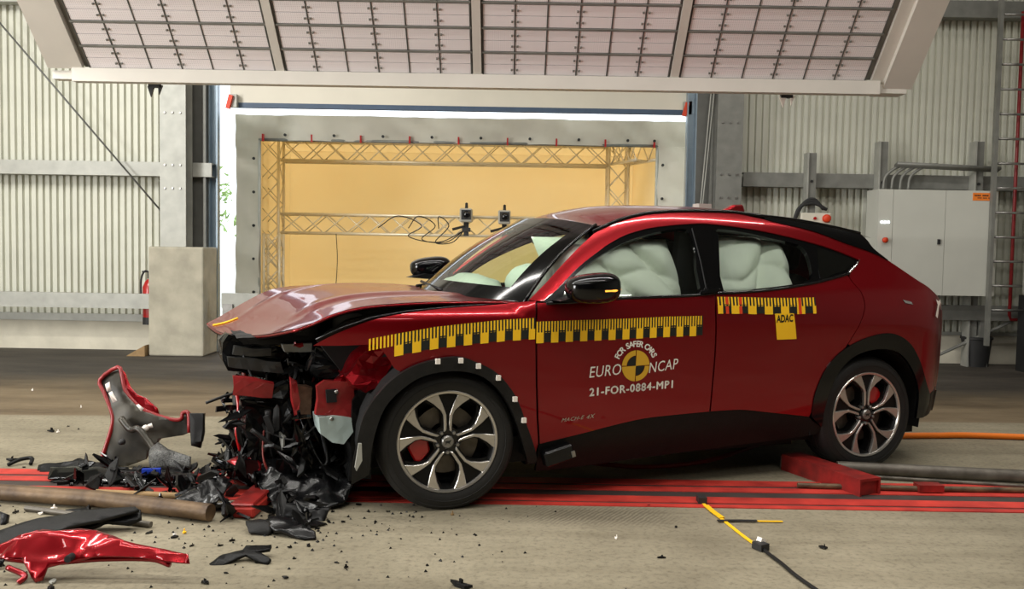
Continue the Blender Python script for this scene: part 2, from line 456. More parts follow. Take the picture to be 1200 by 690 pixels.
# low guard rails
def guard(name, x0, x1, zc, label, mt='galv'):
    t = empty(name, ((x0 + x1) / 2, 10.86, 0), 0, label, 'guard rail')
    g = MB(); w = (x1 - x0) / 2
    g.bx(-w, w, -0.02, 0.0, zc - 0.09, zc + 0.09); g.bx(-w, w, 0, 0.05, zc + 0.078, zc + 0.09); g.bx(-w, w, 0, 0.05, zc - 0.09, zc - 0.078)
    g.build('rail', M[mt], t)
    return t, w
gl, w_ = guard('guard_rail', -9.2, -4.36, 0.635, 'long galvanised guard rail along the wall left of the concrete block')
for x in (-2.2, -0.6):
    g = MB(); g.bx(x - 0.05, x + 0.05, 0.0, 0.30, 0.0, 0.6); g.build('post', M['galv'], gl)
gr, w_ = guard('guard_rail', 4.3, 9.3, 0.66, 'galvanised guard rail under the grey switch cabinet', 'galvd')
for x in (-1.05, 0.1, 1.6):
    g = MB(); g.bx(x - 0.05, x + 0.05, 0.0, 0.12, 0.0, 0.66); g.build('post', M['galvd'], gr)
g = MB(); g.tube([(-1.6, 0.05, 0.12), (-0.7, 0.05, 0.56)], 0.02, 8); g.build('brace', M['galvd'], gr)
gm, w_ = guard('guard_rail', -3.52, -3.08, 0.66, 'short guard rail piece between concrete block and gate jamb')
g = MB(); g.bx(-0.2, -0.08, -0.05, 0.0, 0.35, 0.62); g.build('bracket', M['steel'], gm)
g = MB(); g.bx(-0.21, -0.15, 0.0, 0.06, 0, 0.6); g.build('post', M['galvd'], gm)

# columns
def column(name, x0, x1, y, label, mt='galv', z0=0.0):
    t = empty(name, ((x0 + x1) / 2, y, z0), 0, label, 'column')
    w = (x1 - x0) / 2
    g = MB(); g.bx(-w, w, -0.015, 0.0, 0, 6.8); g.build('flange', M[mt], t)
    g = MB(); g.bx(-0.01, 0.01, 0, 0.2, 0, 6.8); g.build('web', M[mt], t)
    g = MB(); g.bx(-w, w, 0.2, 0.215, 0, 6.8); g.build('flange', M[mt], t)
    for zz in (2.0, 2.28, 2.9):
        for xx in (-w * 0.6, 0, w * 0.6):
            g = MB(); g.lathe([(0.0, -0.018), (0.014, -0.018), (0.014, 0.0)], 6, Matrix.Translation((xx, -0.012, zz - z0))); g.build('bolt', M['steel'], t)
    return t
column('steel_column', -4.24, -3.93, 10.80, 'galvanised steel column standing on the concrete block', 'galv', 1.302)
column('steel_column', 2.43, 2.74, 10.85, 'grey steel column right of the gate', 'galvd')
# gate
gate = empty('roller_gate', (-0.7, 11.3, 0), 0, 'raised cream sectional gate panel with blue rubber edge', 'gate')
g = MB(); g.bx(-2.86, 2.84, 0, 0.05, 3.11, 3.59); g.build('panel', M['cream'], gate)
g = MB(); g.bx(-2.86, 2.84, -0.01, 0.06, 3.05, 3.11); g.build('edge_seal', M['seal'], gate)
for sx in (-2.80, 2.84):
    g = MB(); g.box((sx, -0.06, 3.12), (0.10, 0.08, 0.16)); gb = g.build('roller_bracket', M['galv'], gate)
    g = MB(); g.box((sx - 0.03, -0.12, 3.10), (0.05, 0.05, 0.17), rot=(0, 0.25, 0)); g.build('spring_catch', M['orange'], gb)
def guide(x0, x1, label):
    t = empty('gate_guide', ((x0 + x1) / 2, 11.2, 0), 0, label, 'gate rail')
    w = (x1 - x0) / 2
    g = MB(); g.bx(-w, w, 0, 0.02, 0, 3.59); g.bx(-w, -w + 0.015, -0.08, 0, 0, 3.59); g.bx(w - 0.015, w, -0.08, 0, 0, 3.59); g.build('channel', M['bluerail'], t)
    return t
guide(-3.77, -3.66, 'blue grey guide rail on the left jamb of the gate'); guide(2.12, 2.24, 'blue grey guide rail on the right jamb of the gate')
for x0, x1, mt, lb in ((-4.02, -3.78, 'post', 'dark grey jamb plate between the left column and gate rail'), (2.24, 2.43, 'post', 'dark grey jamb plate between right gate rail and column')):
    t = empty('jamb_plate', ((x0 + x1) / 2, 11.12, 0), 0, lb, 'gate jamb'); w = (x1 - x0) / 2
    g = MB(); g.bx(-w, w, 0, 0.02, 0, 4.2); g.build('plate', M[mt], t)
    g = MB(); g.bx(w - 0.03, w, -0.08, 0, 0, 4.2); g.build('flange', M['galvd'], t)
for k, (xa, xb) in enumerate(((2.40, 2.25), (2.44, 2.27))):
    g = MB(); g.tube([(xa, 11.03, 3.5), (xb, 11.03, 1.3)], 0.008, 6)
    tag(g.build('gate_cable', M['galv']), ('left' if k == 0 else 'right') + ' one of two thin slanting gate cables beside the right guide rail', 'cable', 'gate cables')

# concrete block (pillar foot)
g = MB(); g.bx(-4.32, -3.665, 10.62, 11.12, 0, 1.302)
cb = g.build('concrete_block', M['conc']); bv = cb.modifiers.new('bevel', 'BEVEL'); bv.width = 0.02; bv.segments = 2
tag(cb, 'tall cast concrete block carrying the left steel column', 'concrete block')
g = MB(); g.prism([(0, 0), (0.22, 0), (0.22, 0.13), (0.03, 0.02)], 0, 0.14, Matrix.Translation((-4.56, 10.70, 0)) @ Matrix.Rotation(pi / 2, 4, 'X'))
tag(g.build('wood_wedge', M['wood']), 'small bare wooden wedge at the foot of the concrete block', 'wedge')
# fire extinguisher
fe = empty('fire_extinguisher', (-4.46, 11.03, 0.34), 0, 'red fire extinguisher on the wall half hidden by the concrete block', 'extinguisher')
RX = Matrix.Rotation(pi / 2, 4, 'X')
def zl(mb, prof, n=24, loc=(0, 0, 0)):      # lathe about z
    return mb.lathe([(r, z) for r, z in prof], n, Matrix.Translation(loc) @ Matrix.Rotation(pi / 2, 4, 'X'))
g = MB(); zl(g, [(0, 0.05), (0.085, 0.05), (0.088, 0.08), (0.088, 0.46), (0.06, 0.53), (0.03, 0.56), (0, 0.56)]); g.build('cylinder_body', M['extred'], fe, True, 40)
g = MB(); zl(g, [(0, 0), (0.09, 0), (0.09, 0.09), (0, 0.09)]); g.build('foot_ring', M['bin'], fe, True, 40)
g = MB(); g.box((0, 0, 0.60), (0.05, 0.05, 0.07)); g.box((-0.03, 0, 0.65), (0.13, 0.03, 0.02)); g.build('valve', M['bin'], fe)
g = MB(); g.tube(cr([(0.02, 0, 0.6), (-0.05, -0.02, 0.66), (-0.10, -0.03, 0.55), (-0.095, -0.04, 0.3)], 5), 0.012, 8); g.build('hose', M['bin'], fe, True)
g = MB(); g.grid(lambda a, b: (0.0895 * cos(-pi / 2 + (a - 0.5) * 1.6), 0.0895 * sin(-pi / 2 + (a - 0.5) * 1.6), 0.24 + 0.14 * b), 8, 1); g.build('label_plate', M['white'], fe)

# ------------------------------------------------------------------ tent beyond the gate
TY, TB = 12.2, 15.0
tent = empty('camera_tent', (-0.75, TY, 0), 0, 'ochre cloth tent beyond the gate with a grey white front sheet', 'tent')
X0, X1, XI0, XI1, ZT, ZI = -3.01, 3.06, -2.685, 2.68, 3.09, 2.75      # local x
def sheetpt(x, z, seed):
    return (x, -0.03 + 0.10 * (noise.noise((x * 1.3 + seed, z * 1.3, 0)) + 0.5 * noise.noise((x * 4 + z * 3 + seed, z * 3, 2))), z)
g = MB(); g.grid(lambda a, b: sheetpt(X0 + (X1 - X0) * a, ZI + (ZT - ZI) * b, 0), 70, 8)
g.grid(lambda a, b: sheetpt(X0 + (XI0 - X0) * a, ZI * b, 0), 10, 40); g.grid(lambda a, b: sheetpt(XI1 + (X1 - XI1) * a, ZI * b, 0), 10, 40)
g.build('front_sheet', M['tarp'], tent, True)
D_ = TB - TY
g = MB(); g.bx(XI0 - 0.30, XI1 + 0.25, D_, D_ + 0.01, 0, 2.95); g.build('back_cloth', M['tent'], tent)
g = MB(); g.bx(XI0 - 0.30, XI0 - 0.29, 0.06, D_, 0, 2.9); g.build('side_cloth', M['tent'], tent)
g = MB(); g.bx(XI1 + 0.05, XI1 + 0.06, 0.05, D_, 0, 2.9); g.build('side_cloth', M['tent'], tent)
g = MB(); g.bx(XI0 - 0.30, XI1 + 0.06, 0.06, D_, 2.9, 2.91); g.build('roof_cloth', M['tent'], tent)
g = MB(); g.tube([(XI0 - 0.02, 0.0, ZI + 0.01), (XI1 + 0.02, 0.0, ZI + 0.01)], 0.022, 10); g.build('top_pole', M['galvd'], tent, True)
g = MB(); g.tube([(XI1 + 0.0, 0.0, ZI), (XI1 + 0.0, 0.0, 0)], 0.02, 10); g.build('side_pole', M['galv'], tent, True)
g = MB(); g.tube([(XI0 - 0.01, 0.0, ZI), (XI0 - 0.01, 0.0, 0)], 0.02, 10); g.build('side_pole', M['galv'], tent, True)
for k in range(9):
    x = XI0 + 0.05 + k * (XI1 - XI0 - 0.1) / 8
    g = MB(); g.box((x, -0.05, ZI + 0.03), (0.022, 0.05, 0.10)); g.build('red_tie', M['extred'], tent)
    g = MB(); g.lathe([(0, -0.012), (0.02, -0.012), (0.02, 0.01)], 8, Matrix.Translation((x + 0.3 if k < 8 else x, -0.065, ZI + 0.07))); g.build('grommet', M['bin'], tent)
for k in range(5):
    for sx in (XI0 - 0.07, XI1 + 0.07):
        g = MB(); g.lathe([(0, -0.012), (0.02, -0.012), (0.02, 0.01)], 8, Matrix.Translation((sx, -0.065, 0.7 + 0.45 * k))); g.build('grommet', M['bin'], tent)
def truss(name, a, b, size, label, widthdir, depthdir, nseg, end=True):
    """box truss from a to b: four chords and lacing"""
    a = Vector(a); b = Vector(b); t = empty(name, a, 0, label, 'truss', None)
    d = b - a; W = Vector(widthdir).normalized() * size / 2; Dp = Vector(depthdir).normalized() * size / 2
    for s1, s2 in ((-1, -1), (1, -1), (1, 1), (-1, 1)):
        g = MB(); o_ = W * s1 + Dp * s2; g.tube([o_, d + o_], 0.022, 8); g.build('chord', M['truss'], t, True)
    for side in range(4):
        p, q = [(W - Dp, -W - Dp), (W + Dp, -W + Dp), (W - Dp, W + Dp), (-W - Dp, -W + Dp)][side]
        g = MB()
        for k in range(nseg):
            u0 = d * (k / nseg); u1 = d * ((k + 1) / nseg)
            if side < 2:
                g.tube([u0 + p, u1 + q], 0.009, 5) if k % 2 == 0 else g.tube([u0 + q, u1 + p], 0.009, 5)
                if side == 0: g.tube([u0 + q, u1 + p], 0.009, 5) if k % 2 == 0 else g.tube([u0 + p, u1 + q], 0.009, 5)
            else: g.tube([u0 + (p if k % 2 == 0 else q), u1 + (q if k % 2 == 0 else p)], 0.009, 5)
        o = g.build('lacing', M['truss'], t, True); o['kind'] = 'stuff'
    return t
truss('aluminium_truss', (-3.64, 13.5, 0), (-3.64, 13.5, 2.92), 0.30, 'upright lattice truss at the left side of the ochre tent', (1, 0, 0), (0, 1, 0), 9)
truss('aluminium_truss', (-3.46, 13.5, 2.745), (1.40, 13.5, 2.745), 0.30, 'topmost horizontal lattice truss under the tent roof', (0, 0, 1), (0, 1, 0), 15)
truss('aluminium_truss', (-3.46, 13.5, 1.665), (1.40, 13.5, 1.665), 0.28, 'middle horizontal lattice truss carrying the two small cameras', (0, 0, 1), (0, 1, 0), 15)
truss('aluminium_truss', (1.55, 13.5, 0), (1.55, 13.5, 2.92), 0.29, 'upright lattice truss at the right side of the ochre tent', (1, 0, 0), (0, 1, 0), 9)
truss('aluminium_truss', (1.58, 13.38, 2.75), (1.80, 12.35, 2.72), 0.26, 'short lattice truss running forward to the tent front right', (0, 0, 1), (1, 0, 0), 4)
truss('aluminium_truss', (-3.40, 12.75, 0), (-3.40, 12.75, 1.5), 0.22, 'lower thin upright truss in front of the left tent truss', (1, 0, 0), (0, 1, 0), 6)
for k, x in enumerate((-0.69, -0.13)):
    t = empty('film_camera', (x, 13.22, 1.52 if k == 0 else 1.50), 0, ('left' if k == 0 else 'right') + ' small grey box camera clamped on the middle truss', 'camera', 'cameras on the truss')
    g = MB(); g.bx(-0.09, 0.09, -0.16, 0.12, 0.20, 0.40); o = g.build('housing', M['camgrey'], t); o.modifiers.new('b', 'BEVEL').width = 0.015
    g = MB(); g.bx(-0.065, 0.075, -0.175, -0.158, 0.235, 0.375); g.build('front_bezel', M['bin'], t)
    g = MB(); g.lathe([(0, -0.19), (0.045, -0.19), (0.055, -0.17), (0.055, -0.16)], 20, Matrix.Translation((0.01, 0, 0.305))); g.build('lens', M['lens'], t, True)
    g = MB(); zl(g, [(0, 0.49), (0.02, 0.48), (0.024, 0.40)], 10); g.build('top_knob', M['bin'], t, True)
    g = MB(); g.bx(-0.035, 0.035, -0.04, 0.04, 0.0, 0.20); g.bx(-0.06, 0.06, -0.06, 0.06, 0.06, 0.12); g.tube([(-0.02, -0.04, 0.14), (-0.2, -0.06, 0.09)], 0.02, 6); g.build('clamp', M['bin'], t)
g = MB()
for k in range(3):
    g.tube(cr([(-2.0 + 0.45 * k, 13.3, 1.62), (-1.7 + 0.3 * k, 13.28, 1.80), (-1.35 + 0.2 * k, 13.28, 1.66), (-1.55 + 0.2 * k, 13.3, 1.5 - 0.04 * k), (-1.1 + 0.1 * k, 13.3, 1.42), (-0.72, 13.24, 1.60)], 6), 0.008, 5)
tag(g.build('camera_cable', M['cable'], None, True), 'loops of black cable hanging on the middle truss left of the cameras', 'cable')
g = MB(); g.tube(cr([(-2.62, 13.3, 1.52), (-2.60, 13.3, 1.1), (-2.63, 13.3, 0.5), (-2.6, 13.3, 0.03)], 5), 0.006, 5)
tag(g.build('hanging_cable', M['cable'], None, True), 'single thin cable hanging straight down inside the tent', 'cable')
# tree far outside, seen through the gap left of the tent
tr = empty('yard_tree', (-7.35, 21.5, -0.03), 0, 'green tree in the yard seen through the gap left of the tent', 'tree')
g = MB(); g.tube([(0, 0, 0), (0.05, 0, 1.6), (0, 0.1, 2.6)], [0.16, 0.12, 0.06], 8); g.build('trunk', M['wood'], tr, True)
g = MB(); rr = random.Random(3)
for k in range(170):
    p = Vector((rr.gauss(0, 0.35), rr.gauss(0, 0.35), 2.3 + rr.gauss(0, 0.35))); s = 0.12
    q = [p + Vector((rr.uniform(-s, s), rr.uniform(-s, s), rr.uniform(-s, s))) for _ in range(4)]
    g.add(q, [(0, 1, 2), (0, 2, 3)])
g.build('foliage', M['foliage'], tr)['kind'] = 'stuff'

# ------------------------------------------------------------------ unlit lamp bank hanging over the car
SL_ = radians(43)
bank = empty('lamp_bank', (-0.32, 7.6, 2.80), 0, 'wide unlit studio lamp bank of perforated cells hanging tilted over the car', 'lamp bank')
BM = Matrix.Rotation(0, 4, 'X')
ex = Vector((1, 0, 0)); es = Vector((0, -cos(SL_), sin(SL_))); en = Vector((0, -sin(SL_), -cos(SL_)))   # along, up the slope, out of the face
BF = Matrix((ex, es, en)).transposed().to_4x4()
HW = 3.295; ROWH = 0.229; NR = 6; PITCHM = 2 * HW / 4; GAP = 0.10
def bank_part(name, mb, mt, par=bank):
    o = mb.build(name, mt, par)
    if par is bank: o.matrix_local = BF
    return o
g = MB(); g.bx(-HW, HW, 0, NR * ROWH, -0.10, -0.02); bank_part('back_panel', g, M['galvd'])
cw = (PITCHM - GAP) / 6
cellm = MB()
for k in (0, 1):
    cellm.bx(-cw / 2 + 0.006, cw / 2 - 0.006, 0.010 + k * 0.103, 0.106 + k * 0.103, 0, 0.02)
cell0 = None
for mdl in range(4):
    x0 = -HW + mdl * PITCHM + GAP / 2
    for rw in range(NR):
        for c in range(6):
            if cell0 is None:
                cell0 = cellm.build('lamp_cell', M['cell'], bank); o = cell0
            else:
                o = cell0.copy(); col.objects.link(o)
            o.matrix_local = BF @ Matrix.Translation((x0 + (c + 0.5) * cw, rw * ROWH, -0.02))
    for rw in range(NR + 1):
        g = MB(); g.bx(x0 - 0.01, x0 + 6 * cw + 0.01, rw * ROWH - 0.009, rw * ROWH + 0.006, -0.03, 0.012); bank_part('cell_rail', g, M['galvd'])
    for c in range(0, 7):
        g = MB(); xx = x0 + c * cw; g.bx(xx - 0.004, xx + 0.004, 0, NR * ROWH, -0.03, 0.006); bank_part('cell_divider', g, M['post'])
    g = MB()
    for c in (1, 3, 5):
        for rw in range(NR):
            for zz in (0.06, 0.16):
                for sx in (-0.022, 0.022):
                    g.box((x0 + c * cw + sx, rw * ROWH + zz, 0.006), (0.014, 0.014, 0.016))
    o = bank_part('cell_screw', g, M['galvd']); o['kind'] = 'stuff'
for mdl in range(1, 4):
    xx = -HW + mdl * PITCHM; g = MB(); g.bx(xx - 0.035, xx + 0.035, 0, NR * ROWH, -0.02, 0.02); bank_part('module_beam', g, M['bankw'])
g = MB(); g.bx(-HW - 0.29, -HW, 0.02, NR * ROWH, -0.1, 0.03); bank_part('side_board', g, M['bankw'])
g = MB(); g.bx(HW, HW + 0.10, 0.0, NR * ROWH, -0.1, 0.015); g.bx(HW + 0.10, HW + 0.34, -0.03, NR * ROWH, -0.1, 0.06); bank_part('side_board', g, M['bankw'])
g = MB(); g.bx(-HW - 0.08, HW + 0.06, -0.06, 0.04, -0.115, -0.005); o = g.build('bottom_beam', M['bankw'], bank)
g = MB(); g.bx(HW + 0.06, HW + 0.30, -0.02, 0.16, -0.10, -0.03); g.build('corner_bracket', M['bankw'], bank)
g = MB(); g.bx(-HW - 0.27, -HW - 0.08, 0.0, 0.1, -0.09, -0.02); g.build('corner_bracket', M['bankw'], bank)
for sx in (-2.4, 2.4):
    g = MB(); g.tube([(sx, -0.9, 1.1), (sx, -0.9, 4.1)], 0.02, 8); g.build('hanger_rod', M['galvd'], bank)
for x, lb, mt in ((2.33, 'small white clamp under the right end of the lamp bank', 'white'), (-3.10, 'small black clamp under the left end of the lamp bank', 'bin')):
    t = empty('beam_clamp', (x, 7.78, 2.62), 0, lb, 'clamp')
    g = MB(); g.bx(-0.05, 0.05, -0.02, 0.02, 0.06, 0.12); g.build('jaw', M['bin'], t)
    g = MB(); g.prism([(-0.06, 0.07), (0.0, 0.07), (-0.03, -0.02)], -0.01, 0.01, RX); g.prism([(0.03, 0.08), (0.07, 0.08), (0.04, 0.0)], -0.01, 0.01, RX); g.build('flap', M[mt], t)

# ------------------------------------------------------------------ right wall furniture
def wallpost(x, z1, label):
    t = empty('wall_post', (x, 10.92, 0), 0, label, 'post')
    g = MB(); g.bx(-0.055, 0.055, -0.02, 0, 0, z1); g.build('flange', M['galvd'], t)
    g = MB(); g.bx(-0.065, -0.045, -0.05, 0.1, 0, z1); g.build('edge', M['galv'], t)
    g = MB(); g.lathe([(0, -0.035), (0.018, -0.035), (0.018, 0)], 6, Matrix.Translation((0, 0, 2.22))); g.build('bolt', M['bin'], t)
wallpost(3.60, 2.56, 'first galvanised wall post behind the car, left of the white switch box post'); wallpost(4.46, 2.71, 'galvanised wall post at the left side of the grey switch cabinet'); wallpost(5.62, 2.73, 'galvanised wall post rising behind the right of the switch cabinet')
sb = empty('switch_box', (3.64, 10.80, 1.60), 0, 'small white switch box with a red rotary switch above the car', 'switch box')
g = MB(); g.bx(-0.18, 0.18, 0, 0.1, 0.06, 0.235); o = g.build('housing', M['cream'], sb); o.modifiers.new('b', 'BEVEL').width = 0.01
g = MB(); g.lathe([(0, -0.05), (0.035, -0.05), (0.05, -0.03), (0.05, 0)], 18, Matrix.Translation((0.12, 0, 0.17))); g.build('rotary_switch', M['orange'], sb, True)
g = MB(); g.lathe([(0, -0.02), (0.018, -0.02), (0.018, 0)], 12, Matrix.Translation((-0.02, 0, 0.17))); g.build('push_button', M['extred'], sb)
g = MB()
for k in range(3): g.tube(cr([(3.38, 10.86, 1.7), (3.45 + 0.02 * k, 10.85, 1.9 + 0.02 * k), (3.62, 10.85, 1.95 + 0.025 * k), (3.78 - 0.02 * k, 10.85, 1.88)], 6), 0.02, 8)
tag(g.build('cable_coil', M['bin'], None, True), 'dark cable coil hanging above the small white switch box', 'cable')
cbn = empty('switch_cabinet', (4.98, 10.55, 0.88), 0, 'large grey two-door switch cabinet with an orange warning sign', 'cabinet')
g = MB(); g.bx(-0.70, 0.70, 0.02, 0.36, 0, 1.235); g.build('body', M['cab'], cbn)
g = MB(); g.bx(-0.70, -0.53, 0, 0.02, 0.0, 1.235); g.build('side_panel', M['cab'], cbn)
g = MB(); g.bx(-0.525, 0.085, 0.0, 0.02, 0.0, 1.235); d1 = g.build('door', M['cab'], cbn)
g = MB(); g.bx(0.09, 0.70, 0.0, 0.02, 0.0, 1.235); d2 = g.build('door', M['cab'], cbn)
g = MB(); g.bx(0.005, 0.035, -0.02, 0.0, 0.60, 0.66); g.build('handle', M['bin'], d1)
g = MB(); g.bx(0.40, 0.66, -0.004, 0.0, 1.12, 1.21); sg = g.build('warning_sign', M['signor'], d2); sg['label'] = 'orange sign with two lines of dark print'
def text_mesh(txt, size, bold=0.0, shear=0.0, align='LEFT', extr=0.0, space=1.0):
    c = bpy.data.curves.new('t', 'FONT'); c.body = txt; c.size = size; c.offset = bold; c.shear = shear; c.align_x = align; c.extrude = extr; c.space_character = space
    c.resolution_u = 3
    o = bpy.data.objects.new('t', c); col.objects.link(o)
    dg = bpy.context.evaluated_depsgraph_get(); dg.update()
    me = bpy.data.meshes.new_from_object(o.evaluated_get(dg))
    bpy.data.objects.remove(o); bpy.data.curves.remove(c)
    vs = [tuple(v.co) for v in me.vertices]; fs = [tuple(p.vertices) for p in me.polygons]
    bpy.data.meshes.remove(me)
    return vs, fs
# small illegible print on the orange sign
g = MB()
for zz, w_, h_ in ((1.178, 0.22, 0.016), (1.150, 0.15, 0.010)):
    n_ = 12; x_ = 0.53 - w_ / 2
    for k in range(n_):
        if k in (4, 9): continue
        g.bx(x_ + w_ * k / n_, x_ + w_ * (k + 0.75) / n_, -0.006, -0.004, zz - h_ / 2, zz + h_ / 2)
go = g.build('sign_print', M['bin'], d2); go['kind'] = 'stuff'
for k in range(3):
    g = MB(); g.lathe([(0, -0.012), (0.016, -0.010), (0.016, 0)], 10, Matrix.Translation((-0.655 + 0.038 * k, 0, 0.85))); g.build('indicator_light', M['led'], cbn)
g = MB(); g.lathe([(0, -0.05), (0.032, -0.05), (0.032, -0.02), (0.015, -0.02), (0.015, 0)], 14, Matrix.Translation((-0.62, 0, 0.64))); g.build('stop_button', M['orange'], cbn, True)
ct = empty('cable_tray', (5.2, 10.85, 2.42), 0, 'dark conduit run and cable bundle above the switch cabinet', 'conduit')
for k in range(3):
    g = MB(); g.tube([(-0.62, -0.03 * k, 0.01 * k), (0.62, -0.03 * k, 0.01 * k - 0.04)], 0.022, 8); g.build('conduit', M['galvd'], ct, True)
for k in range(4):
    g = MB(); g.tube(cr([(-0.75 + 0.10 * k, 0, -0.29), (-0.72 + 0.10 * k, 0, -0.12), (-0.55 + 0.10 * k, 0, 0.0), (-0.35 + 0.08 * k, 0, 0.02)], 5), 0.018, 8); g.build('cable_drop', M['galvd'], ct, True)
# caged ladder
ld = empty('wall_ladder', (5.78, 10.5, 0), 0, 'tall fixed wall ladder at the right edge of the picture', 'ladder')
for sx in (-0.19, 0.25):
    g = MB(); g.bx(sx - 0.02, sx + 0.02, -0.03, 0.03, 0.3, 6.0); g.build('stile', M['galvd'], ld)
for k in range(15):
    g = MB(); z = 0.72 + 0.285 * k; g.tube([(-0.17, 0, z), (0.23, 0, z)], 0.014, 8); g.build('rung', M['steel'], ld, True)
g = MB(); g.tube([(5.90, 10.60, 4.2), (5.90, 10.60, 0.66), (5.95, 10.66, 0.60), (6.9, 10.72, 0.60)], 0.02, 10)
tag(g.build('red_pipe', M['darkred'], None, True), 'thin red pipe running down beside the wall ladder', 'pipe')
g = MB(); zl(g, [(0, 0.9), (0.28, 0.9), (0.3, 0.93), (0.3, 2.3), (0, 2.3)], 32, (6.24, 10.35, 0))
tag(g.build('grey_drum', M['cab'], None, True, 40), 'pale grey upright cylinder at the right picture edge beside the ladder', 'cylinder')
g = MB(); g.bx(6.0, 6.5, 10.2, 10.6, 0, 0.9); tag(g.build('drum_stand', M['bin']), 'dark box stand beneath the pale grey cylinder', 'stand')
bn = empty('waste_bin', (5.72, 10.98, 0), 0, 'black round waste bin under the guard rail', 'bin')
g = MB(); zl(g, [(0, 0), (0.14, 0), (0.175, 0.36), (0.165, 0.36), (0.13, 0.02), (0, 0.02)], 28); g.build('bucket', M['bin'], bn, True, 35)
g = MB(); zl(g, [(0.172, 0.33), (0.185, 0.335), (0.185, 0.36), (0.172, 0.365)], 28); g.build('rim', M['bin'], bn, True, 35)
# steel wire bracing across the left wall
g = MB(); g.tube([(-7.2, 10.9, 5.10), (-4.21, 10.9, 1.66)], 0.011, 8); g.tube([(-4.23, 10.9, 1.68), (-4.19, 10.9, 1.60), (-4.16, 10.9, 1.50)], 0.02, 8)
tag(g.build('brace_cable', M['post'], None, True), 'dark diagonal steel brace cable across the left corrugated wall', 'cable')

# hall shell beyond the view
r = MB(); r.bx(-10, 10, -9, 11.4, 6.8, 6.9); struct(r.build('ceiling', M['galvd']))
r = MB(); r.bx(-10, -9.9, -9, 11.4, 0, 6.8); struct(r.build('wall_left', M['cream']))
r = MB(); r.bx(9.9, 10, -9, 11.4, 0, 6.8); struct(r.build('wall_right', M['galvd']))
r = MB(); r.bx(-10, 10, -9.1, -9, 0, 6.8); struct(r.build('wall_front', M['bin']))

